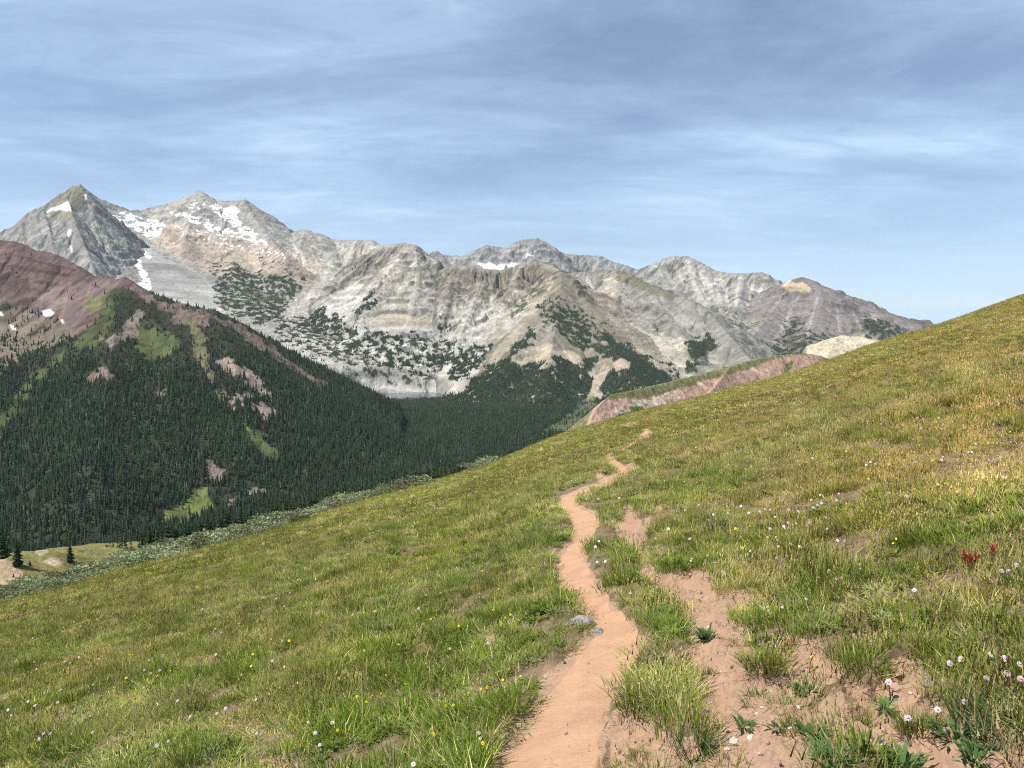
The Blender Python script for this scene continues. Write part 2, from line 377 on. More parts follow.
# tan cliffs and the brown cone below them
layer('mountain', [
    rd([(428, 276, 4050), (440, 270, 4000), (455, 264.5, 3950), (467, 266, 3900), (485, 269, 3900), (500, 270, 3900), (522, 264, 3900), (535, 262, 3900), (547, 264, 3850), (555, 268, 3750), (562, 272, 3650),
        (572, 276, 3700), (590, 290, 3800), (610, 310, 3850)], 1.0, 900, (85, 62)),
    rd([(455, 264.5, 3950), (448, 285, 3750), (440, 310, 3500), (432, 335, 3300), (428, 360, 3120)], 0.8, 600, (60, 38), seed=3),
    rd([(485, 269, 3900), (478, 290, 3700), (470, 312, 3480), (460, 335, 3280), (452, 360, 3080), (448, 378, 2980)], 0.8, 600, (60, 38), seed=4),
    rd([(522, 264, 3900), (512, 285, 3720), (500, 305, 3540), (490, 325, 3380)], 0.85, 600, (60, 42), seed=5),
    rd([(562, 272, 3650), (561, 288, 3480), (558, 310, 3250), (554, 335, 3000), (550, 360, 2760), (546, 385, 2560), (542, 408, 2400)], 0.62, 560, (110, 12), seed=6),
    rd([(561, 288, 3480), (585, 315, 3280), (605, 340, 3020), (625, 362, 2780), (645, 385, 2560)], 0.55, 450, (90, 12), seed=7),
    rd([(558, 312, 3230), (530, 338, 3000), (508, 362, 2800), (485, 385, 2620)], 0.55, 400, (90, 12), seed=8)],
    415, 700, 2400, 4150, 1.0, 8, (10, 75), [
    pp((0.40, 0.37, 0.325), [(430, 300), (470, 298), (510, 300), (540, 300), (510, 335), (480, 345), (430, 345)], fray=6),
    pp((0.47, 0.45, 0.42), [(455, 302), (490, 300), (500, 318), (480, 330), (455, 325)], thr=-.05, fray=6),
    pp((0.25, 0.22, 0.18), [(428, 276), (455, 266), (485, 272), (470, 290), (450, 300), (436, 300)], thr=-.05, fray=4, lam2=50),
    pp((0.11, 0.115, 0.07), [(510, 310), (530, 290), (545, 282), (540, 292), (522, 310), (512, 318)], fray=3, thr=-.1),
    *strips(RB, [(447, 274, 440, 296, 1.2, .6), (462, 270, 458, 298, 1.0, .6), (475, 273, 470, 300, 1.1, .6), (488, 274, 482, 302, .9, .5), (498, 274, 500, 296, .9, .5), (510, 272, 506, 298, 1.0, .6), (522, 270, 518, 288, .9, .5), (452, 300, 446, 322, .9, .5), (478, 306, 470, 326, .9, .5), (438, 284, 430, 308, 1.1, .6), (466, 326, 460, 345, .8, .5), (536, 268, 532, 284, .8, .5)], a=.8),
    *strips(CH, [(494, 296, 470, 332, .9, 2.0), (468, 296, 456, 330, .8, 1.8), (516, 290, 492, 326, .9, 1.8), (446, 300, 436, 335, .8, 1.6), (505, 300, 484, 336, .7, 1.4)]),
    *LAKEWALL,
    pp(BROWN, [(556, 270), (566, 270), (585, 285), (602, 310), (620, 330), (660, 372), (600, 372), (560, 352), (520, 352), (500, 368), (470, 385), (490, 350), (525, 318), (548, 287)], sm=1, fray=3),
    pp(TAN, [(548, 285), (556, 278), (540, 308), (515, 345), (495, 365), (480, 378), (495, 350), (522, 320)], sm=1, fray=3, a=.7),
    pp((0.25, 0.235, 0.205), [(538, 310), (560, 330), (545, 345), (520, 355), (510, 350), (525, 325)], fray=4, a=.6),
    pp(TAN, [(510, 364), (530, 355), (545, 343), (556, 345), (548, 356), (538, 365)], fray=2),
    pp(TAN, [(560, 350), (578, 353), (582, 362), (570, 365), (556, 360)], fray=2),
    KR([(538, 305), (556, 298), (580, 308), (605, 325), (620, 340), (600, 350), (575, 345), (548, 330)], 0.06, lam2=38),
    KR([(550, 310), (575, 315), (590, 330), (596, 350), (578, 350), (560, 335)], -0.05, lam2=36),
    KR([(525, 333), (534, 328), (532, 340), (522, 352), (507, 364), (515, 362), (538, 368), (560, 358), (575, 366), (592, 360), (594, 378), (590, 395), (578, 405), (562, 420), (545, 440), (400, 440), (430, 398), (464, 392), (477, 379), (498, 363), (514, 346)], -0.30),
    KR([(592, 348), (612, 336), (632, 346), (650, 360), (676, 376), (664, 388), (640, 390), (615, 404), (595, 425), (575, 430), (598, 396), (604, 376), (620, 364)], -0.32),
    pp((0.33, 0.29, 0.22), [(597, 372), (604, 364), (612, 366), (606, 378), (599, 388), (592, 398), (586, 402), (592, 388)], fray=2),
    pp((0.36, 0.29, 0.23), [(612, 364), (622, 358), (632, 362), (628, 370), (616, 371)], fray=2),
    pp((0.17, 0.19, 0.10), [(585, 402), (596, 395), (592, 408), (575, 425), (560, 432), (568, 416)], fray=3)],
    (0.31, 0.275, 0.225), ROCK, -345, 'brown cone shaped mountain below tan cliffs in the middle of the range', seed=4)

# dark ridge with a grey scree bowl
layer('mountain', [
    rd([(555, 280, 4300), (570, 273, 4250), (590, 272, 4250), (612, 271, 4200), (617, 270, 4150), (630, 274, 4050), (652, 285, 3850), (677, 295, 3650), (696, 302, 3500), (707, 310, 3420), (718, 322, 3300), (735, 342, 3080), (755, 366, 2850)], 0.75, 900, (120, 32)),
    rd([(617, 270, 4150), (622, 290, 3900), (634, 310, 3650), (650, 328, 3400), (668, 345, 3150)], 0.6, 500, (80, 34), seed=3),
    rd([(652, 285, 3850), (660, 305, 3600), (676, 325, 3350), (690, 345, 3100)], 0.6, 500, (80, 34), seed=4),
    rd([(590, 272, 4250), (592, 288, 4050), (598, 305, 3850)], 0.8, 500, (60, 26), seed=5)],
    545, 800, 2500, 4400, 1.0, 8, (7, 70), [
    pp((0.40, 0.365, 0.305), [(598, 285), (612, 272), (618, 290), (614, 302), (622, 316), (647, 332), (682, 337), (694, 345), (690, 356), (694, 366), (690, 378), (672, 374), (652, 362), (632, 345), (612, 330), (600, 308)], sm=1, fray=4),
    pp((0.17, 0.16, 0.115), [(612, 268), (630, 273), (652, 284), (679, 296), (672, 299), (650, 295), (632, 287), (618, 280)], fray=3),
    *strips((0.20, 0.19, 0.172), [(626, 292, 676, 326, 1.1, .7), (634, 302, 684, 334, 1.0, .7), (642, 296, 690, 330, .9, .6), (658, 300, 700, 332, .9, .6), (672, 302, 708, 332, .8, .6), (622, 300, 660, 330, .8, .5)], a=.7),
    *strips(CH, [(586, 276, 600, 300, .7, 1.2), (575, 276, 590, 294, .6, 1.1)]),
    KR([(683, 350), (690, 343), (700, 335), (713, 336), (714, 346), (706, 357), (695, 359), (686, 354)], -0.35),
    KR([(688, 365), (698, 362), (698, 372), (690, 373)], -0.3)],
    (0.26, 0.248, 0.222), ROCK, -345, 'dark topped ridge with a pale scree bowl, right of the brown cone', seed=5)

# distant grey range
layer('mountain', [
    rd([(405, 258, 6600), (420, 262, 6600), (427, 255, 6600), (432, 252, 6600), (437, 251, 6600), (441, 254, 6600), (447, 255, 6600), (452, 256, 6600), (456, 255, 6600), (460, 259, 6600), (466, 256, 6600), (475, 250, 6550), (487, 245, 6500), (497, 247, 6500), (510, 247, 6500), (515, 242, 6500),
        (527, 239, 6500), (537, 238, 6500), (545, 242, 6500), (555, 248, 6500), (565, 254, 6500), (580, 255, 6500), (600, 256, 6450), (612, 261, 6400), (630, 267, 6300), (650, 275, 6200)], 0.9, 900, (150, 62)),
    rd([(537, 238, 6500), (530, 255, 6250), (525, 275, 6000)], 0.85, 600, (120, 50), seed=3),
    rd([(600, 256, 6450), (598, 270, 6200), (590, 285, 6000)], 0.85, 600, (120, 50), seed=4),
    rd([(487, 245, 6500), (478, 262, 6250), (470, 280, 6000)], 0.85, 600, (120, 50), seed=5)],
    395, 670, 5700, 6900, 1.0, 11, (16, 120), [
    *strips(RB, [(500, 250, 495, 264, .8, .5), (512, 247, 508, 262, .8, .5), (524, 243, 520, 260, .8, .5), (546, 245, 553, 264, .9, .5), (560, 254, 566, 268, .8, .5), (585, 258, 590, 271, .8, .5), (606, 261, 612, 272, .7, .4), (470, 256, 468, 266, .7, .4)], a=.6),
    pp(SNOW, [(478, 264), (487, 262.5), (497, 265), (517, 263), (514, 268), (500, 270), (488, 270)], fray=1.5, var=.03),
    pp(SNOW, [(520, 254), (534, 250), (540, 254), (528, 258)], thr=.2, lam2=40, fray=2, var=.03)],
    (0.29, 0.285, 0.275), ROCK, -100, 'jagged grey range farthest back, rising behind the tan cliffs', seed=6)

# grey peak right of the distant range
layer('mountain', [
    rd([(622, 275, 5900), (640, 268, 5800), (650, 265, 5700), (662, 259, 5600), (675, 256, 5550), (687, 256, 5500), (695, 260, 5400), (707, 266, 5300), (717, 271, 5200), (730, 273, 5100), (745, 273, 5000), (762, 272, 4900),
        (772, 280, 4850), (780, 284, 4800), (792, 292, 4750)], 0.85, 900, (120, 56)),
    rd([(687, 256, 5500), (690, 272, 5250), (700, 290, 4950), (708, 305, 4700)], 0.8, 600, (90, 46), seed=3),
    rd([(717, 271, 5200), (716, 285, 4950), (722, 300, 4650)], 0.8, 600, (90, 46), seed=4),
    rd([(745, 273, 5000), (742, 288, 4750), (738, 305, 4450), (732, 318, 4200)], 0.75, 600, (80, 32), seed=5),
    rd([(662, 259, 5600), (664, 275, 5350), (676, 292, 5050)], 0.8, 600, (90, 46), seed=6)],
    612, 800, 3900, 6100, 1.0, 10, (13, 110), [
    pp((0.42, 0.41, 0.385), [(690, 270), (710, 275), (735, 290), (730, 312), (712, 312), (695, 300)], thr=-.1, fray=5),
    pp((0.38, 0.32, 0.26), [(665, 268), (680, 266), (690, 275), (675, 282)], thr=0, fray=4),
    *strips(CH, [(688, 262, 700, 298, .8, 1.6), (704, 270, 714, 302, .8, 1.5), (720, 276, 720, 305, .7, 1.3), (740, 277, 736, 306, .7, 1.3), (755, 276, 748, 308, .7, 1.3), (674, 262, 688, 290, .7, 1.3), (765, 278, 756, 304, .6, 1.2)]),
    *strips(RB, [(695, 264, 707, 296, .7, .5), (712, 272, 716, 294, .7, .5), (731, 276, 729, 300, .7, .5), (748, 276, 743, 300, .7, .5), (660, 264, 668, 284, .7, .5)], a=.7),
    pp((0.18, 0.175, 0.12), [(708, 305), (735, 308), (738, 322), (716, 330), (706, 322)], thr=-.05, fray=4),
    KR([(712, 322), (728, 318), (728, 330), (714, 334)], 0.0)],
    (0.315, 0.305, 0.285), ROCK, -300, 'grey rocky peak with light gullies, between the distant range and the purple slopes', seed=7)

# purple grey mountain on the right
layer('mountain', [
    rd([(768, 292, 4750), (780, 284, 4700), (790, 280, 4650), (802, 277, 4600), (812, 280, 4550), (820, 285, 4500), (830, 294, 4450), (840, 301, 4400), (852, 303, 4350), (865, 307, 4300), (880, 311, 4200), (895, 316, 4150), (907, 322, 4100),
        (915, 327, 4100), (960, 350, 4050)], 0.62, 900, (130, 34)),
    rd([(780, 285, 4680), (776, 298, 4450), (764, 315, 4100), (748, 335, 3650), (730, 358, 3250), (712, 382, 2900)], 0.5, 600, (110, 20), seed=3),
    rd([(820, 286, 4500), (822, 305, 4150), (815, 325, 3800), (805, 345, 3450)], 0.5, 500, (100, 32), seed=4),
    rd([(865, 307, 4300), (862, 325, 3950), (850, 345, 3600)], 0.5, 500, (100, 32), seed=5)],
    675, 975, 2700, 4900, 1.0, 9, (8, 80), [
    pp(PURP, [(770, 295), (860, 312), (905, 325), (860, 345), (800, 355), (740, 352), (750, 325)], sm=1, a=.5),
    pp((0.34, 0.325, 0.30), [(690, 385), (712, 350), (735, 325), (755, 318), (745, 340), (725, 365), (705, 390)], sm=1, fray=5),
    pp((0.50, 0.40, 0.29), [(781, 284), (790, 280), (802, 283), (814, 290), (813, 294), (800, 292), (786, 290)], fray=2),
    *strips((0.34, 0.305, 0.295), [(786, 292, 742, 348, .7, 1.8), (800, 294, 774, 344, .7, 1.6), (818, 296, 806, 340, .7, 1.5), (836, 302, 842, 342, .7, 1.5), (852, 308, 866, 340, .6, 1.2), (870, 312, 888, 334, .6, 1.0)], a=.7),
    *strips((0.165, 0.14, 0.138), [(793, 294, 758, 344, .6, .7), (810, 292, 796, 330, .6, .6), (826, 298, 824, 332, .6, .6), (844, 306, 855, 336, .6, .6)], a=.6),
    pp((0.15, 0.155, 0.09), [(722, 338), (745, 322), (768, 311), (770, 315), (750, 328), (726, 345)], thr=-.05, fray=3),
    pp((0.15, 0.155, 0.09), [(846, 318), (852, 320), (866, 334), (860, 335)], thr=-.1, fray=2),
    pp((0.15, 0.155, 0.09), [(728, 355), (760, 335), (768, 336), (740, 358)], thr=0.0, fray=3),
    KR([(786, 322), (798, 318), (812, 335), (825, 345), (815, 355), (790, 355), (780, 345)], 0.02, lam2=36),
    KR([(740, 352), (765, 345), (812, 340), (820, 358), (770, 362), (740, 362)], 0.0),
    KR([(820, 330), (830, 332), (842, 345), (826, 346)], 0.1),
    KR([(864, 317), (880, 320), (908, 330), (906, 337), (868, 338)], -0.15)],
    PURP, ROCK, -345, 'purple grey mountain with smooth scree flanks at the right end of the range', seed=8)

layer('mountain', [rd([(895, 330, 9000), (908, 325, 9000), (914, 323.5, 9000), (921, 321, 9000), (927, 322, 9000), (934, 325, 9000), (960, 335, 9000)], 0.5, 500, (200, 30))],
    890, 965, 8500, 9300, 1.0, 20, (15, 150), [], (0.10, 0.11, 0.10), ROCK, -300, 'tiny far dark summit just above the right hand meadow skyline', seed=9)

# wooded red spur on the left with the valley below
REDP = [
    pp((0.19, 0.155, 0.12), [(-150, 300), (0, 302), (37, 310), (65, 325), (75, 338), (40, 350), (0, 372), (-150, 380)], lam=28, fray=9, thr=-.25),
    pp(GREEN, [(-150, 410), (0, 415), (20, 390), (35, 372), (50, 362), (75, 340), (96, 325), (103, 300), (110, 292), (114, 318), (98, 344), (66, 352), (48, 368), (32, 388), (16, 412), (0, 436), (-150, 470)], lam=28, fray=7, a=.9),
    pp(GREEN, [(140, 325), (165, 335), (180, 340), (172, 357), (150, 362), (138, 348)], lam=28, fray=7),
    pp((0.17, 0.17, 0.08), [(86, 296), (97, 296), (100, 308), (90, 312)], lam=28, fray=7),
    pp(PKROCK, [(136, 311), (143, 317), (136, 331), (126, 343), (108, 346), (103, 341), (120, 334), (130, 320)], lam=28, fray=6),
    pp((0.19, 0.14, 0.12), [(134, 286), (150, 293), (163, 303), (190, 306), (218, 317), (207, 326), (190, 326), (174, 323), (169, 313), (158, 306), (145, 298)], lam=28, fray=6),
    pp(OLIVE, [(188, 318), (200, 328), (207, 350), (213, 376), (224, 396), (216, 398), (204, 376), (194, 355)], lam=28, fray=7),
    pp((0.33, 0.26, 0.22), [(212, 360), (230, 360), (250, 370), (264, 383), (272, 397), (262, 396), (248, 381), (225, 369)], lam=28, fray=6),
    pp((0.34, 0.275, 0.235), [(228, 388), (245, 384), (262, 385), (276, 396), (276, 416), (262, 426), (245, 411), (230, 411)], lam=28, fray=7, thr=.02),
    pp((0.11, 0.135, 0.05), [(244, 424), (258, 427), (272, 446), (284, 460), (274, 461), (257, 448)], lam=28, fray=6),
    pp(PKROCK, [(206, 456), (215, 459), (216, 468), (224, 471), (223, 479), (209, 477), (205, 466)], lam=28, fray=5),
    pp((0.145, 0.17, 0.055), [(160, 523), (165, 511), (185, 504), (196, 490), (208, 488), (215, 500), (214, 512), (195, 519), (172, 529)], lam=28, fray=5),
    pp(PKROCK, [(232, 498), (250, 491), (262, 488), (272, 491), (262, 498), (240, 506), (228, 508)], lam=28, fray=5, thr=-.1),
    pp((0.20, 0.15, 0.125), [(215, 317), (252, 329), (268, 342), (281, 355), (300, 371), (328, 383), (318, 388), (290, 371), (272, 356), (250, 340)], lam=28, fray=5),
    pp(PKROCK, [(70, 378), (90, 373), (110, 365), (140, 365), (140, 372), (100, 380), (74, 383)], thr=.05, lam=28, fray=6),
    pp(PKROCK, [(150, 394), (162, 390), (167, 385), (166, 398), (155, 398)], lam=28, fray=5)]
RED_ALL = pp(RED, [(-150, 180), (0, 200), (60, 240), (150, 275), (150, 300), (122, 287), (110, 292), (104, 305), (99, 320), (72, 338), (65, 325), (37, 311), (0, 303), (-150, 300)], fray=3)
layer('mountain', [
    rd([(-170, 205, 2100), (-60, 228, 2050), (0, 240, 2000), (15, 241, 1990), (25, 245, 1980), (35, 250, 1965), (50, 252, 1950), (62, 257, 1925), (75, 264, 1900), (80, 271, 1850), (90, 275, 1820),
        (105, 277, 1800), (120, 281, 1750), (125, 285, 1720), (135, 288, 1700), (147, 293, 1700), (160, 303, 1680), (170, 306, 1680), (190, 307, 1680), (200, 310, 1690), (215, 318, 1700),
        (240, 326, 1750), (252, 332, 1800), (265, 343, 1850), (275, 353, 1900), (292, 363, 2000), (302, 373, 2050), (327, 386, 2200), (350, 397, 2400), (370, 404, 2600)], 0.78, 1200, (90, 13)),
    rd([(125, 285, 1720), (118, 315, 1580), (112, 350, 1420), (105, 390, 1270), (98, 430, 1150), (92, 465, 1060)], 0.72, 500, (80, 8), k=75, seed=3),
    rd([(215, 318, 1700), (228, 350, 1560), (240, 390, 1420), (248, 430, 1300), (250, 465, 1210)], 0.72, 500, (80, 8), k=75, seed=4),
    rd([(165, 306, 1680), (175, 345, 1520), (172, 400, 1320), (165, 440, 1200)], 0.72, 500, (80, 8), k=75, seed=6),
    rd([(-60, 320, 1650), (-10, 345, 1500), (-25, 400, 1300), (-40, 440, 1180)], 0.72, 500, (80, 10), k=75, seed=5)],
    -170, 420, 850, 2650, 1.0, 5.5, (4.5, 45), [
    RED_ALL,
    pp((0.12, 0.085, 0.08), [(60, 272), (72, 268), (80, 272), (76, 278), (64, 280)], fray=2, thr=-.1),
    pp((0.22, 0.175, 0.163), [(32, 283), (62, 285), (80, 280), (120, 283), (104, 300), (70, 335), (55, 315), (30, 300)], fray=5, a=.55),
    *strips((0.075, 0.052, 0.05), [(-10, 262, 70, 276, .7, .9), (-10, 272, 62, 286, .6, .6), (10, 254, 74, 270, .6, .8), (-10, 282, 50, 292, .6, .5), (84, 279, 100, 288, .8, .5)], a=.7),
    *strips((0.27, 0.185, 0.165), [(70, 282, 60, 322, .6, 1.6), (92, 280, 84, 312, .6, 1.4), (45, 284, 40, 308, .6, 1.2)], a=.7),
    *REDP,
    pp(SNOW, [(41, 311), (50, 309), (54, 313), (50, 316), (44, 315)], fray=1, var=.03),
    pp(SNOW, [(9, 324), (13, 326), (16, 330), (12, 329)], fray=.6, var=.03),
    pp(SNOW, [(-5, 310), (2, 312), (4, 316), (-5, 315)], fray=.6, var=.03),
    pp(SNOW, [(60, 319), (63, 320), (65, 323), (62, 323)], fray=.6, var=.03)],
    (0.05, 0.056, 0.032), ROCK, -345, 'red rock spur clothed in dark conifer forest, on the left', seed=10)
# ------------------------------------------------------------------ near hillside: surveyed skyline of the meadow
SK_U = np.array([-400, -150, 0, 50, 100, 160, 200, 256, 300, 342, 392, 442, 480, 512, 555, 605, 655, 705, 736, 780, 830, 880, 936, 1024, 1200, 1450], float)
SK_V = np.array([690, 633, 592, 580, 566, 550, 541, 526, 514, 503, 491, 480, 467, 455, 436, 421, 408, 396.5, 387, 377, 361, 342, 326, 295.5, 240, 165], float)
_a, _b = 0.298, -0.185
def skyslope(k):
    u = 512 + k * F
    v = np.interp(u, SK_U, SK_V)
    for du in (-14, 14): v = v + np.interp(u + du, SK_U, SK_V)
    v = v / 3
    # slope per forward metre of the sight line through the skyline there
    yc = (384 - v) / F
    s = (-SP + CP * yc) / (CP + SP * yc)
    kk = (u - 512) / F
    return s, kk / (CP + SP * yc)
_ks = np.linspace(-1.3, 1.3, 400); _s, _kk = skyslope(_ks)
def S_of(k): return np.interp(k, _kk, _s)
def plane_z(x, y): return _a * x + _b * y
def h_slope(x, y):
    yy = np.maximum(y, 0.01)
    k = np.clip(x / yy, -1.15, 1.15)
    w = 1 - sstep(1.0, 1.15, np.abs(x / yy))
    R = 170 + 60 * sstep(-0.2, 0.4, k)
    sk = S_of(k)
    z = (sk + 2 * EYE / R) * yy - EYE * yy * yy / R ** 2
    pz = plane_z(x, y)
    w = w * sstep(0.5, 2.5, y)
    z = pz * (1 - w) + (z + (x - k * yy) * _a) * w
    return z
def bumps(x, y):
    t = np.hypot(x, y)
    b = 0.05 * fbm(x, y, 1.7, 3, 301) * sstep(1, 5, t)
    b = b + 0.28 * fbm(x, y, 9, 3, 302) * sstep(10, 40, t) + 0.7 * fbm(x, y, 40, 2, 303) * sstep(60, 160, t)
    return b
# --- trail and bare soil, as (u, v) outlines
TRAIL = np.array([  # v, left, right
    (830, 455, 588), (768, 494, 606), (748, 503, 600), (731, 515, 604), (706, 529, 612), (683, 545, 622), (661, 564, 634), (641, 580, 643), (626, 594, 641), (612, 588, 628), (600, 573, 612), (590, 564, 607),
    (580, 558, 600), (570, 555, 592), (560, 556, 587), (550, 562, 587), (540, 569, 591), (530, 572, 597), (520, 571, 600), (512, 566, 599), (506, 560, 582), (500, 557, 573), (495, 562, 578),
    (491, 571, 590), (485, 589, 606), (479, 604, 619), (473, 617, 629), (469, 616, 630), (465, 611, 623), (461, 608, 618), (457, 605.5, 612)], float)
TL = np.concatenate([TRAIL[:, [1, 0]], TRAIL[::-1][:, [2, 0]]])
SOIL = [
    [(622, 503), (634, 505), (640, 520), (652, 512), (657, 500), (664, 505), (658, 525), (646, 545), (652, 560), (665, 575), (700, 572), (740, 588), (764, 600), (784, 622), (800, 642), (850, 652), (846, 678), (806, 698), (797, 720), (806, 745), (822, 768), (846, 860), (560, 860),
     (596, 768), (616, 720), (640, 664), (652, 660), (676, 652), (688, 640), (676, 618), (655, 596), (636, 578), (634, 560), (622, 545), (612, 528), (618, 515)],
    [(596, 470), (606, 476), (604, 484), (596, 482)],
    [(258, 762), (270, 757), (285, 758), (300, 764), (330, 775), (250, 780)], [(385, 665), (400, 655), (430, 640), (438, 650), (415, 668), (396, 672)], [(340, 676), (355, 670), (362, 676), (350, 682)],
    [(130, 720), (142, 715), (152, 728), (150, 740), (135, 738)], [(480, 640), (500, 636), (505, 645), (486, 650)], [(310, 614), (325, 612), (322, 620), (312, 621)],
    [(815, 655), (850, 630), (880, 628), (900, 640), (860, 655)], [(880, 580), (900, 570), (905, 580), (885, 588)], [(1000, 592), (1024, 588), (1024, 600), (1004, 604)],
    [(639, 436), (646, 428), (653, 431), (648, 439)], [(619, 452), (628, 446), (632, 450), (624, 455)], [(624, 426), (631, 422.5), (634, 426), (627, 428)], [(627, 464), (638, 462), (640, 470), (630, 471)], [(780, 582), (815, 576), (812, 584), (785, 590)], [(195, 705), (225, 690), (245, 688), (240, 698), (205, 712)]]
PATCHY = [(846, 650), (884, 650), (935, 664), (962, 695), (1000, 725), (1040, 760), (1040, 860), (840, 860), (818, 768), (800, 720), (806, 696)]
GRASS_IN_SOIL = [[(622, 700), (632, 676), (655, 664), (684, 672), (692, 700), (700, 735), (684, 740), (668, 716), (640, 712)], [(742, 612), (770, 600), (790, 622), (784, 640), (772, 662), (762, 676), (752, 660), (756, 636)], [(590, 535), (602, 530), (612, 545), (620, 560), (636, 580), (655, 598), (674, 620), (686, 642), (672, 652), (650, 640), (640, 616), (622, 602), (608, 588), (594, 568), (588, 552)]]
def soil_raw(u, v, x, y):
    """>0 where bare soil, in pixels of the survey view, ragged"""
    n = fbm(x, y, 0.55, 4, 411, 0.6) * 16 + fbm(x, y, 2.2, 2, 415) * 6
    nt = fbm(x, y, 0.35, 3, 419, 0.6)
    t = np.maximum(np.hypot(x, y), 3)
    px = 120.0 / t    # px per 16 cm
    trail = sdpoly(u, v, TL) + nt * px * 0.45
    s = np.full(u.shape, -1e3)
    for i, pl in enumerate(SOIL): s = np.maximum(s, sdpoly(u, v, pl) + n * (1.0 if i == 0 else 0.5) * np.clip(px / 20, 0.25, 1.2))
    s = np.maximum(s, np.minimum(sdpoly(u, v, PATCHY) + n * 0.5, (fbm(x, y, 0.42, 3, 423, 0.6) + 0.10) * 40))
    for pl in GRASS_IN_SOIL: s = np.minimum(s, -(sdpoly(u, v, pl) + n * 0.35))
    return trail, s
def h_ground(x, y, detail=True):
    z0 = h_slope(x, y) + bumps(x, y)
    if not detail: return z0
    u, v = UV(x, y, z0)
    tr, so = soil_raw(u, v, x, y)
    t = np.maximum(np.hypot(x, y), 2)
    ppm = F / t
    trm = sstep(-0.10, 0.05, tr / ppm); som = sstep(-0.03, 0.04, so / ppm)
    near = 1 - sstep(18, 40, t)
    z = z0 - 0.075 * trm - (0.12 * som + 0.09 * som * (fbm(x, y, 0.45, 3, 431) - 0.3)) * (1 - trm) * near
    # tussocky, clotted surface
    rough = (0.040 * fbm(x, y, 0.15, 4, 441, 0.68) + 0.055 * np.maximum(fbm(x, y, 0.09, 3, 447, 0.6) - 0.12, 0)) * (1 - trm) * (0.5 + 0.6 * som)
    z = z + (rough + 0.008 * fbm(x, y, 0.12, 3, 451) * trm) * (1 - sstep(12, 25, t))
    # outside the turf and out of the way: let the hillside roll off into the valley
    z = z - 0.00022 * np.maximum(y - 270, 0) ** 2
    return z

def build_ground():
    uu = np.concatenate([np.arange(-520, -60, 9), np.arange(-60, 1084, 1.6), np.arange(1084, 1560, 9)])
    ku = (uu - 512) / F
    vs = []; y = 1.7
    while y < 20: vs.append(y); y += max(0.012, 1.5 * y * y / (F * EYE) * 0.8)
    while y < 430: vs.append(y); y *= 1.018
    ys = np.array(vs)
    Y, K = np.meshgrid(ys, ku, indexing='ij'); X = K * Y
    X, Y = X.ravel(), Y.ravel()
    Z = h_ground(X, Y)
    o = mesh_obj('ground', np.stack([X, Y, Z], 1), grid_faces(len(ys), len(ku)), None, smooth=True)
    u, v = UV(X, Y, Z)
    tr, so = soil_raw(u, v, X, Y)
    t = np.maximum(np.hypot(X, Y), 2); ppm = F / t
    set_attr(o, 'soil', np.maximum(sstep(-0.06, 0.06, tr / ppm), sstep(-0.04, 0.03, so / ppm)))
    tag(o, 'sloping alpine meadow ground with bare reddish soil beside the footpath', 'ground', None, 'structure')
    T = NT('meadow_soil'); p = T.pos()
    n1 = T.noise(p, 1.1, 5, 0.6); n2 = T.noise(p, 0.10, 4, 0.55); n3 = T.noise(p, 30, 5, 0.7); n4 = T.noise(p, 6.5, 5, 0.65)
    turf = T.mixc(T.rng(n1, 0.35, 0.65, 0, 1), (0.115, 0.115, 0.035), (0.19, 0.17, 0.065))
    turf = T.mixc(T.rng(n2, 0.42, 0.62, 0, 0.8), turf, (0.145, 0.125, 0.04))
    soil = T.mixc(T.rng(n4, 0.3, 0.7, 0, 1), (0.385, 0.24, 0.155), (0.30, 0.185, 0.12))
    soil = T.mixc(T.rng(n3, 0.35, 0.7, 0, 0.45), soil, (0.48, 0.34, 0.24))
    soil = T.mixc(T.rng(T.noise(p, 75, 3, 0.6), 0.60, 0.72, 0, 0.7), soil, (0.20, 0.125, 0.085))
    a = T.n('ShaderNodeAttribute', attribute_name='soil').outputs['Fac']
    a = T.rng(T.mul(a, T.mul(T.mul(n3, 0.9), 0.45, 'SUBTRACT'), 'ADD'), 0.44, 0.56, 0, 1)
    far = T.rng(T.n('ShaderNodeSeparateXYZ', inputs={0: p}).outputs[1], 14, 40, 0, 1)
    litter = T.mixc(T.rng(n4, 0.35, 0.65, 0, 1), (0.105, 0.078, 0.046), (0.25, 0.175, 0.108))
    turf = T.mixc(far, litter, turf)
    c = T.mixc(a, turf, soil)
    h = T.mul(n3, T.mul(n4, 2.0), 'ADD')
    o.data.materials.append(T.done(T.bsdf(c, 0.95, T.bump(h, 0.03, 0.8), 0.1)))
    return o
build_ground()

def to_ground(u, v, detail=True):
    """where the sight line through (u, v) meets the meadow"""
    u = np.atleast_1d(np.asarray(u, float)); v = np.atleast_1d(np.asarray(v, float))
    ys = np.geomspace(2.4, 260, 420)
    hit = np.full(u.shape, np.nan)
    prev = None
    lo = np.full(u.shape, 2.4); found = np.zeros(u.shape, bool)
    for y in ys:
        x, yy, z = P(u, v, y)
        g = h_ground(x, yy, False)
        b = (z < g) & ~found
        hit[b] = y; lo[b] = prev if prev is not None else y
        found |= b; prev = y
    hi = np.where(found, hit, 200.0); lo = np.where(found, lo, 199.0)
    for _ in range(14):
        m = 0.5 * (lo + hi); x, yy, z = P(u, v, m)
        b = z < h_ground(x, yy, False)
        hi = np.where(b, m, hi); lo = np.where(b, lo, m)
    x, yy, z = P(u, v, 0.5 * (lo + hi))
    return x, yy, h_ground(x, yy, detail)

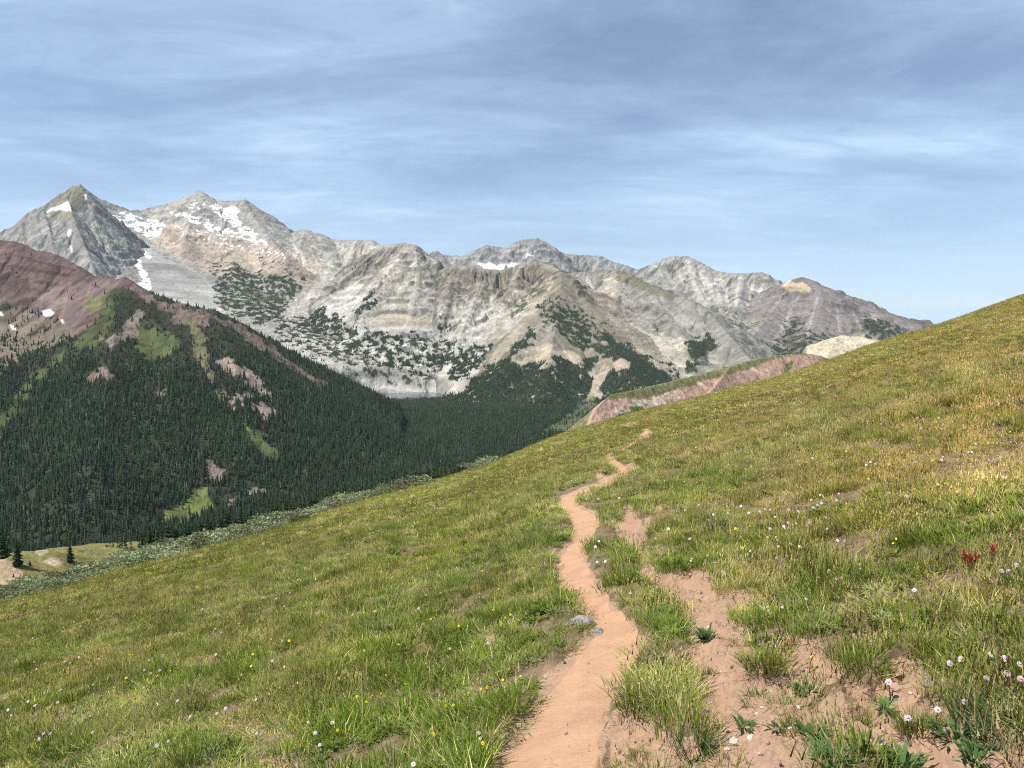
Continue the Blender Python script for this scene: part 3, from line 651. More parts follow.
# footpath: its own sheet a few millimetres above the trodden groove
def build_path():
    def rows(tr, nsub):
        out = []
        for i in range(len(tr) - 1):
            for j in range(nsub):
                f = j / nsub; out.append(tr[i] * (1 - f) + tr[i + 1] * f)
        out.append(tr[-1]); return np.array(out)
    vts = []; fcs = []; off = 0
    far = np.array([(457, 605.5, 612), (454.5, 606, 611), (452, 609, 614), (450, 618, 626), (447, 626, 633), (441, 634, 640), (436, 640, 645), (432, 645, 650), (428.5, 642, 647), (426.5, 636, 641), (425, 629, 633), (424, 626, 629.5)], float)
    for tr, ns in ((TRAIL, 14), (far, 6)):
        r = rows(tr, ns); n = 28
        f = np.linspace(-0.04, 1.04, n)
        U = r[:, 1][:, None] + (r[:, 2] - r[:, 1])[:, None] * f[None]; V = np.repeat(r[:, 0][:, None], n, 1)
        x, y, z = to_ground(U.ravel(), V.ravel())
        cr = np.abs(np.tile(f, len(r)) - 0.5) * 2
        z = z + 0.006 - 0.05 * sstep(0.86, 1.08, cr + 0.25 * fbm(x, y, 0.35, 3, 460))
        vts.append(np.stack([x, y, z], 1)); fcs.append(grid_faces(len(r), n) + off); off += len(x)
    T = NT('trodden_earth'); p = T.pos()
    n3 = T.noise(p, 38, 6, 0.7); n4 = T.noise(p, 5, 5, 0.6)
    c = T.mixc(T.rng(n4, 0.32, 0.68, 0, 1), (0.49, 0.29, 0.172), (0.375, 0.22, 0.13))
    c = T.mixc(T.rng(T.noise(p, 1.6, 4, 0.6), 0.48, 0.66, 0, 0.4), c, (0.33, 0.20, 0.125))
    c = T.mixc(T.rng(n3, 0.4, 0.75, 0, 0.4), c, (0.48, 0.32, 0.21))
    c = T.mixc(T.rng(T.noise(p, 60, 3, 0.6), 0.62, 0.74, 0, 0.6), c, (0.27, 0.165, 0.11))
    m = T.done(T.bsdf(c, 0.95, T.bump(T.mul(n3, T.mul(T.noise(p, 9, 4, 0.6), 1.6), 'ADD'), 0.018, 0.9), 0.1))
    o = mesh_obj('path', np.concatenate(vts), np.concatenate(fcs), m, smooth=True)
    tag(o, 'narrow reddish dirt footpath winding away across the meadow', 'footpath', None, 'structure')
build_path()

# ------------------------------------------------------------------ valley floor, lake, near outcrops
def valley_h(X, Y):
    z = -306 - 7 * sstep(1900, 2500, Y) + (7 - 4 * sstep(2000, 2500, Y)) * fbm(X, Y, 260, 3, 500) + 10 * np.exp(-((Y - 1500) / 500.0) ** 2)
    lx, ly = -438.0, 2780.0
    q = np.sqrt(((X - lx) / 180) ** 2 + ((Y - ly + 15) / 140) ** 2)
    z = z - 22 * (1 - sstep(0.8, 1.15, q + 0.15 * fbm(X, Y, 90, 2, 505)))
    yy = np.maximum(Y, 1)
    near = S_of(np.clip(X / yy, -1.1, 1.1)) * yy - 7 - 0.02 * (Y - 250) - 0.0004 * np.maximum(Y - 450, 0) ** 2 + 3 * fbm(X, Y, 60, 3, 510)
    return smax(z, near, 30)
def build_valley():
    ku = (np.arange(-200, 1100, 3) - 512) / F
    ys = np.geomspace(250, 3300, 330)
    Y, K = np.meshgrid(ys, ku, indexing='ij'); X = K * Y
    X, Y = X.ravel(), Y.ravel(); Z = valley_h(X, Y)
    C = paint_cols(X, Y, Z, (0.042, 0.048, 0.026), [
        *REDP[-9:], pp((0.085, 0.098, 0.05), [(560, 420), (590, 400), (600, 405), (570, 432), (530, 440)], fray=3)], 510)
    o = mesh_obj('valley_floor', np.stack([X, Y, Z], 1), grid_faces(len(ys), len(ku)), ROCK)
    set_attr(o, 'Col', C, 'FLOAT_COLOR')
    tag(o, 'wooded valley floor below the meadow edge', 'valley', None, 'structure')
build_valley()
def build_lake():
    T = NT('lake_water'); p = T.pos()
    n = T.noise(p, 0.25, 3, 0.5)
    m = T.done(T.bsdf((0.02, 0.05, 0.07), 0.12, T.bump(n, 0.12, 0.5), 0.5))
    nr, na = 6, 60
    r = np.linspace(0.001, 1, nr); a = np.linspace(0, 2 * PI, na)
    R, A = np.meshgrid(r, a, indexing='ij')
    X = -438 + R * 205 * np.cos(A); Y = 2770 + R * 165 * np.sin(A)
    o = mesh_obj('lake', np.stack([X.ravel(), Y.ravel(), np.full(X.size, -315.0)], 1), grid_faces(nr, na), m)
    tag(o, 'small dark blue lake at the foot of the pale cliffs', 'lake', None, 'structure')
build_lake()

layer('hill', [
    rd([(578, 452, 478), (586, 436, 486), (591, 420, 495), (596, 409, 503), (603, 401, 515), (612, 394, 530), (630, 391, 550), (655, 385, 580), (680, 379, 610), (705, 373, 640), (730, 366, 660), (755, 359, 680),
        (780, 355, 700), (805, 353, 710), (822, 356, 720), (850, 366, 730), (900, 380, 750)], 0.95, 150, (16, 1.1)),
    rd([(655, 385, 580), (645, 400, 555), (632, 412, 535)], 1.2, 40, (8, 1.4), seed=3),
    rd([(730, 366, 660), (722, 378, 630), (712, 390, 600)], 1.2, 40, (8, 1.4), seed=4)],
    500, 935, 400, 800, 0.8, 1.6, (1.1, 11), [
    pp((0.36, 0.24, 0.195), [(585, 425), (594, 404), (604, 399), (640, 398), (690, 386), (740, 369), (780, 358), (822, 356), (840, 380), (760, 400), (660, 420), (600, 440)], fray=3),
    pp((0.50, 0.42, 0.33), [(640, 400), (660, 394), (690, 388), (680, 402), (655, 408), (620, 416), (612, 410)], thr=.0, fray=3, lam=20, lam2=10),
    pp((0.55, 0.42, 0.33), [(750, 368), (752, 367), (763, 373), (761, 375)], fray=.6),
    pp((0.55, 0.42, 0.33), [(696, 383), (699, 382), (708, 388), (705, 390)], fray=.6),
    pp((0.13, 0.15, 0.06), [(785, 365), (793, 361), (790, 372), (783, 375)], fray=1.5, lam=12),
    pp((0.17, 0.17, 0.08), [(632, 391), (655, 384), (680, 377.5), (705, 371), (730, 364), (755, 357), (780, 352), (800, 350), (795, 354), (760, 360.5), (735, 368.5), (705, 376), (680, 383), (655, 390), (636, 395)], fray=2.2, lam=11),
    pp((0.10, 0.12, 0.05), [(612, 420), (624, 408), (646, 404), (648, 410), (630, 418), (616, 424)], fray=2, lam=15, thr=-.1, lam2=12)],
    (0.16, 0.15, 0.075), rock_mat('red_scree', 2.2, 0.3, 0.6), -300, sink=.5, bright=.9, fall=.2, label='low red scree hill with a green rim just beyond the meadow', seed=11, cat='hill')
layer('hill', [
    rd([(795, 362, 900), (805, 352, 905), (812, 346, 910), (825, 340, 915), (835, 337, 918), (845, 335, 920), (852, 337, 920), (860, 336, 922), (870, 339, 925), (885, 341, 930), (905, 346, 935)], 0.55, 70, (22, 4.0)),
    rd([(838, 337, 918), (832, 347, 880), (826, 358, 840)], 0.5, 40, (12, 2), seed=4)],
    785, 925, 780, 1000, 0.7, 2.2, (1.2, 13), [
    pp((0.40, 0.34, 0.25), [(800, 352), (830, 338), (850, 336), (840, 346), (815, 354)], thr=0.0, fray=2, lam=20, lam2=10)],
    (0.48, 0.42, 0.325), rock_mat('pale_scree', 3, 0.22, 0.8), -300, sink=.3, label='pale cream rock knoll behind the red scree hill', seed=12, cat='hill')
layer('knoll', [
    rd([(-90, 566, 205), (-40, 562, 212), (0, 561, 220), (18, 556, 226), (37, 550.5, 232), (50, 549, 236), (62, 549, 240), (76, 551, 242), (92, 556, 246), (110, 562, 250), (140, 575, 256)], 0.33, 60, (9, 0.7))],
    -110, 170, 150, 300, 1.2, 0.9, (0.45, 8), [
    pp((0.40, 0.29, 0.20), [(-60, 566), (0, 560), (16, 564), (24, 572), (20, 584), (0, 590), (-60, 596)], fray=3, lam=9),
    pp((0.42, 0.33, 0.24), [(43, 562), (50, 557), (58, 558), (65, 565), (55, 566)], fray=2, lam=8),
    pp((0.40, 0.33, 0.22), [(36, 552), (44, 549), (48, 552), (40, 556)], fray=2, lam=8)],
    (0.185, 0.17, 0.065), rock_mat('knoll_turf', 0.8, 0.3, 0.25), -200, sink=0.15, label='small grassy knoll with bare tan earth beyond the willows at the left', seed=13, cat='knoll')
# ------------------------------------------------------------------ vegetation: prototypes
def leaf_mat(name, col, var=0.25, trans=0.35, attr=None):
    trans *= 0.7
    T = NT(name)
    oi = T.n('ShaderNodeObjectInfo').outputs['Random']
    p = T.n('ShaderNodeNewGeometry').outputs['Position']
    c = T.n('ShaderNodeRGB'); c.outputs[0].default_value = (*col, 1); c = c.outputs[0]
    if attr:
        at = T.n('ShaderNodeAttribute', attribute_name=attr); at.attribute_type = 'INSTANCER'
        c = T.mixc(1.0, c, at.outputs['Color'], 'MULTIPLY')
    c = T.scale(c, T.rng(oi, 0, 1, 1 - var, 1 + var))
    d = T.n('ShaderNodeBsdfDiffuse', inputs={'Color': c}).outputs[0]
    tr = T.n('ShaderNodeBsdfTranslucent', inputs={'Color': T.scale(c, 1.1)}).outputs[0]
    return T.done(T.n('ShaderNodeMixShader', inputs={0: trans, 1: d, 2: tr}).outputs[0])

class MB:
    def __init__(s): s.v = []; s.f = []; s.mi = []
    def add(s, V, Fc, mi=0):
        o = len(s.v); s.v += [tuple(p) for p in V]; s.f += [tuple(o + i for i in f) for f in Fc]; s.mi += [mi] * len(Fc)
    def build(s, name, mats, link=True, smooth=False):
        me = bpy.data.meshes.new(name); me.from_pydata(s.v, [], s.f)
        for m in (mats if isinstance(mats, (list, tuple)) else [mats]): me.materials.append(m)
        me.polygons.foreach_set('material_index', np.array(s.mi, np.int32))
        if smooth: me.polygons.foreach_set('use_smooth', np.ones(len(s.f), bool))
        o = bpy.data.objects.new(name, me)
        if link: COL.objects.link(o)
        return o
def blade(mb, x, y, ang, h, w, lean, curl, mi=0, seg=3, z0=-0.02):
    dx, dy = math.cos(ang), math.sin(ang); px, py = -dy, dx
    V = []; 
    for i in range(seg + 1):
        t = i / seg; r = lean * h * t + curl * h * t * t; z = z0 + h * t * (1 - 0.35 * curl * t)
        ww = w * (1 - t) ** 0.7 * 0.5
        if i < seg: V += [(x + dx * r - px * ww, y + dy * r - py * ww, z), (x + dx * r + px * ww, y + dy * r + py * ww, z)]
        else: V.append((x + dx * r, y + dy * r, z))
    Fc = [(2 * i, 2 * i + 1, 2 * i + 3, 2 * i + 2) for i in range(seg - 1)] + [(2 * seg - 2, 2 * seg - 1, 2 * seg)]
    mb.add(V, Fc, mi)
def tuft(name, mats, n, rad, h, w, spread=0.5, dry=0.1, heads=0, seg=3, link=False, hv=0.45, r=rng):
    mb = MB()
    for i in range(n):
        a = r.uniform(0, 2 * PI); q = rad * math.sqrt(r.uniform()); x, y = q * math.cos(a), q * math.sin(a)
        out = q / rad
        ang = a + r.normal(0, 0.8)
        hh = h * (1 - hv * r.uniform()) * (1 - 0.3 * out)
        blade(mb, x, y, ang, hh, w * r.uniform(0.7, 1.3), r.uniform(0.05, spread) * (0.4 + out), r.uniform(0, 0.7), 1 if r.uniform() < dry else 0, seg)
    for i in range(heads):
        a = r.uniform(0, 2 * PI); q = rad * math.sqrt(r.uniform()); x, y = q * math.cos(a), q * math.sin(a)
        hh = h * r.uniform(1.0, 1.5); ln = r.uniform(0.05, 0.25); ang = r.uniform(0, 2 * PI)
        blade(mb, x, y, ang, hh, w * 0.5, ln, 0.1, 1, 2)
        hx, hy = x + math.cos(ang) * hh * (ln + .08), y + math.sin(ang) * hh * (ln + .08)
        for k in range(3):
            t = k * 2.1; s = w * 0.72
            mb.add([(hx - s * math.cos(t), hy - s * math.sin(t), hh * 0.92), (hx + s * math.cos(t), hy + s * math.sin(t), hh * 0.92), (hx, hy, hh * 1.10)], [(0, 1, 2)], 2)
    return mb.build(name, mats, link)
def forb(name, mats, n, rad, L, W, up=0.5, link=False, r=rng):
    """rosette of broad leaves"""
    mb = MB()
    for i in range(n):
        a = r.uniform(0, 2 * PI); q = rad * r.uniform(0, 0.5); l = L * r.uniform(0.6, 1.2); w = W * r.uniform(0.7, 1.2); u = up * r.uniform(0.5, 1.5)
        dx, dy = math.cos(a), math.sin(a); px, py = -dy, dx
        x, y, z = q * dx, q * dy, r.uniform(-0.01, 0.03) * L * 8
        V = [(x, y, z), (x + dx * l * .5 - px * w * .5, y + dy * l * .5 - py * w * .5, z + l * u * .6), (x + dx * l * .5 + px * w * .5, y + dy * l * .5 + py * w * .5, z + l * u * .6), (x + dx * l, y + dy * l, z + l * u * .75)]
        mb.add(V, [(0, 2, 1), (1, 2, 3)], 0)
    return mb.build(name, mats, link)

G_GREEN = leaf_mat('blade_green', (0.148, 0.200, 0.030), attr='tint')
G_LIME = leaf_mat('blade_lime', (0.265, 0.285, 0.050), attr='tint')
G_DRY = leaf_mat('blade_straw', (0.52, 0.44, 0.19), attr='tint')
G_RUST = leaf_mat('seed_head', (0.25, 0.155, 0.08), attr='tint')
G_FORB = leaf_mat('broad_leaf', (0.13, 0.165, 0.038), attr='tint')
G_SILV = leaf_mat('silvery_leaf', (0.21, 0.23, 0.10), attr='tint')
G_PALE = leaf_mat('pale_seed', (0.60, 0.52, 0.27), attr='tint')
GP = []
for i in range(3): GP.append(tuft('grass_green', [G_GREEN, G_DRY, G_RUST], 46, 0.13, 0.15, 0.0055, 0.55, 0.12))
for i in range(2): GP.append(tuft('grass_lime', [G_LIME, G_DRY, G_PALE], 46, 0.14, 0.13, 0.0055, 0.6, 0.25, 9))
for i in range(2): GP.append(tuft('grass_dry', [G_DRY, G_LIME, G_PALE], 40, 0.14, 0.12, 0.005, 0.7, 0.3, 13))
GP.append(tuft('grass_rust', [G_GREEN, G_DRY, G_RUST], 40, 0.12, 0.15, 0.005, 0.4, 0.2, 9))
GP.append(forb('leafy_green', [G_FORB], 46, 0.12, 0.05, 0.016, 0.9))
GP.append(forb('leafy_silver', [G_SILV], 44, 0.11, 0.045, 0.011, 1.0))
# coarser clumps for the far meadow
FARP = [tuft('far_green', [G_GREEN, G_LIME, G_RUST], 34, 0.28, 0.20, 0.018, 0.6, 0.3, 3, 2),
        tuft('far_lime', [G_LIME, G_DRY, G_PALE], 34, 0.28, 0.18, 0.018, 0.6, 0.3, 5, 2),
        tuft('far_dry', [G_DRY, G_LIME, G_RUST], 34, 0.28, 0.18, 0.018, 0.7, 0.35, 6, 2)]

def instancer(name, pts, idx, rot, scl, tint, protos):
    """one object whose points carry small plants (uncountable growth only)"""
    me = bpy.data.meshes.new(name); me.vertices.add(len(pts)); me.vertices.foreach_set('co', np.asarray(pts, np.float32).ravel()); me.update()
    o = bpy.data.objects.new(name, me); COL.objects.link(o)
    set_attr(o, 'idx', idx, 'INT'); set_attr(o, 'rot', rot, 'FLOAT_VECTOR'); set_attr(o, 'scl', scl, 'FLOAT_VECTOR'); set_attr(o, 'tint', tint, 'FLOAT_COLOR')
    ng = bpy.data.node_groups.new(name + '_growth', 'GeometryNodeTree')
    ng.interface.new_socket('Geometry', in_out='INPUT', socket_type='NodeSocketGeometry')
    ng.interface.new_socket('Geometry', in_out='OUTPUT', socket_type='NodeSocketGeometry')
    gi = ng.nodes.new('NodeGroupInput'); go = ng.nodes.new('NodeGroupOutput'); jn = ng.nodes.new('GeometryNodeJoinGeometry')
    def na(nm, dt):
        n = ng.nodes.new('GeometryNodeInputNamedAttribute'); n.data_type = dt; n.inputs['Name'].default_value = nm; return n.outputs['Attribute']
    ai, ar, asc = na('idx', 'INT'), na('rot', 'FLOAT_VECTOR'), na('scl', 'FLOAT_VECTOR')
    for k, pr in enumerate(protos):
        cm = ng.nodes.new('FunctionNodeCompare'); cm.data_type = 'INT'; cm.operation = 'EQUAL'
        ng.links.new(ai, cm.inputs[2]); cm.inputs[3].default_value = k
        oi = ng.nodes.new('GeometryNodeObjectInfo'); oi.inputs['Object'].default_value = pr; oi.inputs['As Instance'].default_value = True
        ip = ng.nodes.new('GeometryNodeInstanceOnPoints')
        ng.links.new(gi.outputs[0], ip.inputs['Points']); ng.links.new(cm.outputs[0], ip.inputs['Selection']); ng.links.new(oi.outputs['Geometry'], ip.inputs['Instance'])
        ng.links.new(ar, ip.inputs['Rotation']); ng.links.new(asc, ip.inputs['Scale'])
        ng.links.new(ip.outputs[0], jn.inputs[0])
    ng.links.new(jn.outputs[0], go.inputs[0])
    md = o.modifiers.new('growth', 'NODES'); md.node_group = ng
    return o

# ------------------------------------------------------------------ meadow grass
def scatter_zone(y0, y1, spacing, kmax):
    n = int(kmax * (y1 ** 2 - y0 ** 2) / spacing ** 2)
    y = np.sqrt(rng.uniform(y0 ** 2, y1 ** 2, n)); k = rng.uniform(-kmax, kmax, n)
    return k * y, y
def build_grass():
    P_, I_, S_, T_, R_ = [], [], [], [], []
    for (y0, y1, sp, far) in ((2.2, 7, 0.060, 0), (7, 14, 0.085, 0), (14, 26, 0.15, 0), (26, 50, 0.32, 1), (50, 100, 0.62, 1), (100, 260, 1.25, 1)):
        x, y = scatter_zone(y0, y1, sp, 1.45 if y0 < 10 else 1.15 if y0 < 50 else 0.78)
        z = h_ground(x, y)
        u, v = UV(x, y, z)
        m = (u > (-420 if y0 < 10 else -260)) & (u < (1580 if y0 < 10 else 1330)) & (v < 1150)
        x, y, z, u, v = x[m], y[m], z[m], u[m], v[m]
        tr, so = soil_raw(u, v, x, y); t = np.hypot(x, y); ppm = F / t
        tr = tr / ppm; so = so / ppm
        dens = fbm(x, y, 0.8, 3, 601); dens2 = fbm(x, y, 3.5, 3, 602); big = fbm(x, y, 22, 3, 603)
        keep = (tr < -0.04) & ((so < -0.005) | (rng.uniform(size=len(x)) < 0.008))
        cl = fbm(x, y, 0.5, 2, 605) if not far else fbm(x, y, 2.4, 2, 605)
        keep &= (rng.uniform(size=len(x)) < (0.68 + 0.9 * cl + 0.4 * dens if not far else 0.85 + 0.6 * cl))
        keep &= ~((t < 40) & (dens + 0.5 * dens2 < -0.42) & (rng.uniform(size=len(x)) < 0.75))
        x, y, z, u, v, t, dens, dens2, big, tr, so, cl = [q[keep] for q in (x, y, z, u, v, t, dens, dens2, big, tr, so, cl)]
        n = len(x); q = rng.uniform(size=n)
        kind = 0.7 * cl + fbm(x, y, 1.3, 3, 610) + 0.5 * dens2 + rng.normal(0, 0.22, n) + 0.10 - 0.10 * sstep(560, 900, u) - .12 * (v < 520) + 0.22 * ((u > 380) & (u < 600) & (v > 520))
        if far:
            idx = np.where(kind > 0.05, 0, np.where(kind > -0.28, 1, 2))
            sc = rng.uniform(0.7, 1.25, n) * (1 + 0.5 * (y0 >= 50) + 0.7 * (y0 >= 100))
            zs = sc * rng.uniform(0.6, 1.0, n) * (1.0 if y0 < 50 else 0.7)
        else:
            idx = np.where(kind > 0.02, rng.integers(0, 3, n), np.where(kind > -0.30, 3 + rng.integers(0, 2, n), 5 + rng.integers(0, 2, n)))
            idx = np.where(q < 0.03 + 0.10 * (fbm(x, y, 4, 2, 620) > 0.1), 7, idx)
            fq = rng.uniform(size=n); fm = fbm(x, y, 1.0, 3, 630)
            idx = np.where(fq < 0.07 + 0.30 * (fm > 0.25), 8, idx); idx = np.where((fq > 0.95) | ((fm < -0.35) & (fq > 0.7)), 9, idx)
            sc = rng.uniform(0.7, 1.25, n) * np.where(t > 14, 1.35, 1.0)
            zs = sc * np.clip(0.82 + 1.1 * cl + 0.6 * fbm(x, y, 2.0, 2, 640) + 0.35 * dens2, 0.32, 1.7)
            tall = (rng.uniform(size=n) < 0.03 + 0.10 * (fbm(x, y, 1.8, 2, 660) > 0.22)) & (idx < 8)
            zs = np.where(tall, zs * rng.uniform(1.3, 1.8, n), zs); sc = np.where(tall, sc * 1.1, sc)
            edge = sstep(0.5, 0.0, -tr)      # trampled short along the path
            zs = zs * (1 - 0.25 * edge)
        tint = np.ones((n, 3)) * (1 + 0.22 * big + 0.18 * dens2 + rng.normal(0, 0.16, n))[:, None]
        tint[:, 0] *= 1 + 0.16 * fbm(x, y, 6, 3, 650) + 0.10 * sstep(400, 1000, u) * sstep(560, 400, v)
        if not far: tint *= np.where(tall, 0.68, 1.0)[:, None]
        else: tint *= np.where(rng.uniform(size=n) < 0.12, 0.65, 1.0)[:, None]
        tint *= (1 + 0.5 * fbm(x, y, 1.1 if not far else 5.0, 3, 665))[:, None]
        tint[:, 2] *= 0.95 + 0.2 * fbm(x, y, 3, 2, 655)
        if far:
            I0 = 100
        else: I0 = 0
        P_.append(np.stack([x, y, z], 1)); I_.append(idx + I0); S_.append(np.stack([sc, sc, zs], 1)); T_.append(tint)
        R_.append(np.stack([rng.normal(0, .12, n), rng.normal(0, .12, n) - 0.1, rng.uniform(0, 2 * PI, n)], 1))
    pts = np.concatenate(P_); idx = np.concatenate(I_); idx = np.where(idx >= 100, idx - 100 + len(GP), idx)
    print('grass clumps', len(pts))
    o = instancer('grass', pts, idx, np.concatenate(R_), np.concatenate(S_), np.clip(np.concatenate(T_), 0.4, 1.8), GP + FARP)
    tag(o, 'mixed green and straw coloured meadow grass covering the slope', 'grass', None, 'stuff')
build_grass()
# ------------------------------------------------------------------ conifers
def needle_mat(name, col, attr=None):
    T = NT(name)
    g = T.n('ShaderNodeNewGeometry'); oi = T.n('ShaderNodeObjectInfo').outputs['Random']
    n = T.noise(T.n('ShaderNodeTexCoord').outputs['Object'], 0.9, 3, 0.6)
    c = T.mixc(T.rng(n, 0.35, 0.65, 0, 1), tuple(0.7 * q for q in col), tuple(1.35 * q for q in col))
    if attr:
        at = T.n('ShaderNodeAttribute', attribute_name=attr); at.attribute_type = 'INSTANCER'
        c = T.mixc(1.0, c, at.outputs['Color'], 'MULTIPLY')
    else: c = T.scale(c, T.rng(oi, 0, 1, 0.75, 1.3))
    d = T.n('ShaderNodeBsdfDiffuse', inputs={'Color': c}).outputs[0]
    return T.done(d)
N_TREE = needle_mat('conifer_needles', (0.030, 0.046, 0.022))
N_FOREST = needle_mat('forest_needles', (0.028, 0.045, 0.025), 'tint')
BARK = NT('conifer_bark'); _n = BARK.noise(BARK.pos(), 4, 4, 0.6)
BARK = BARK.done(BARK.bsdf(BARK.mixc(_n, (0.10, 0.075, 0.055), (0.20, 0.165, 0.13)), 0.95))

def crown_mb(r, H=14.0, R=1.9, whorls=15, per=9, base=0.07, ragged=0.35):
    """unit conifer: whorls of drooping boughs, each a bent fan of needles"""
    mb = MB()
    for w in range(whorls):
        f = (w + r.uniform(-0.3, 0.3)) / whorls
        f = min(max(f, 0), 0.985)
        z = H * (base + (1 - base) * f)
        L0 = R * (1 - f) ** 0.85 * (0.55 + 0.45 * min(1, f * 6 + 0.4)) + 0.10
        k = max(4, int(per * (0.6 + 0.5 * (1 - f))))
        off = r.uniform(0, 6)
        for i in range(k):
            a = off + 2 * PI * (i + r.uniform(-0.3, 0.3)) / k
            L = L0 * (1 - ragged * r.uniform()); wd = max(0.22, L * 0.42); dr = r.uniform(0.25, 0.6)
            dx, dy = math.cos(a), math.sin(a); px, py = -dy, dx
            zz = z + r.uniform(-0.2, 0.2)
            V = [(0, 0, zz + 0.32 * L), (dx * L * .55 - px * wd, dy * L * .55 - py * wd, zz - dr * L * .55), (dx * L * .6, dy * L * .6, zz - dr * L * .25 + .1),
                 (dx * L * .55 + px * wd, dy * L * .55 + py * wd, zz - dr * L * .55), (dx * L, dy * L, zz - dr * L * .75)]
            mb.add(V, [(0, 1, 2), (0, 2, 3), (1, 4, 2), (2, 4, 3)])
    z = H; mb.add([(0.16, 0, z * .93), (-0.08, .14, z * .93), (-0.08, -.14, z * .93), (0, 0, z * 1.01)], [(0, 1, 3), (1, 2, 3), (2, 0, 3)])
    return mb
def trunk_mb(H=14.0, r0=0.22):
    mb = MB(); n = 7; lv = [(-0.6, 1.25), (0.3, 1.0), (H * .5, .6), (H * .96, .12)]
    V = []
    for z, q in lv: V += [(r0 * q * math.cos(2 * PI * i / n), r0 * q * math.sin(2 * PI * i / n), z) for i in range(n)]
    Fc = [(j * n + i, j * n + (i + 1) % n, (j + 1) * n + (i + 1) % n, (j + 1) * n + i) for j in range(len(lv) - 1) for i in range(n)]
    mb.add(V, Fc); return mb
rt = np.random.default_rng(21)
def spire_mb(r, H, R, n=9, tiers=6):
    """slim far conifer: ragged overlapping skirts round one axis, lit and shaded as one body"""
    mb = MB()
    for w in range(tiers):
        f0 = w / tiers; z0 = H * (0.03 + 0.90 * f0); z1 = H * min(1.0, 0.03 + 0.97 * (f0 + 1.9 / tiers)); Rw = R * (1 - f0) ** .9 * r.uniform(.85, 1.1) + .12
        off = r.uniform(0, 6); V = []
        for i in range(n):
            a = off + 2 * PI * i / n; q = Rw * (1.0 if i % 2 else .62) * r.uniform(.8, 1.2)
            V.append((q * math.cos(a), q * math.sin(a), z0 + r.uniform(-.3, .3) + (0 if i % 2 else .5)))
        V.append((0, 0, z1))
        mb.add(V, [(i, (i + 1) % n, n) for i in range(n)])
    return mb
FP = []
for i, (R, H, tr) in enumerate(((1.7, 14, 6), (2.1, 14, 6), (1.4, 15, 7), (2.3, 9, 5))):
    FP.append(spire_mb(rt, H, R, 9, tr).build('forest_conifer_%d' % i, N_FOREST, link=False, smooth=True))

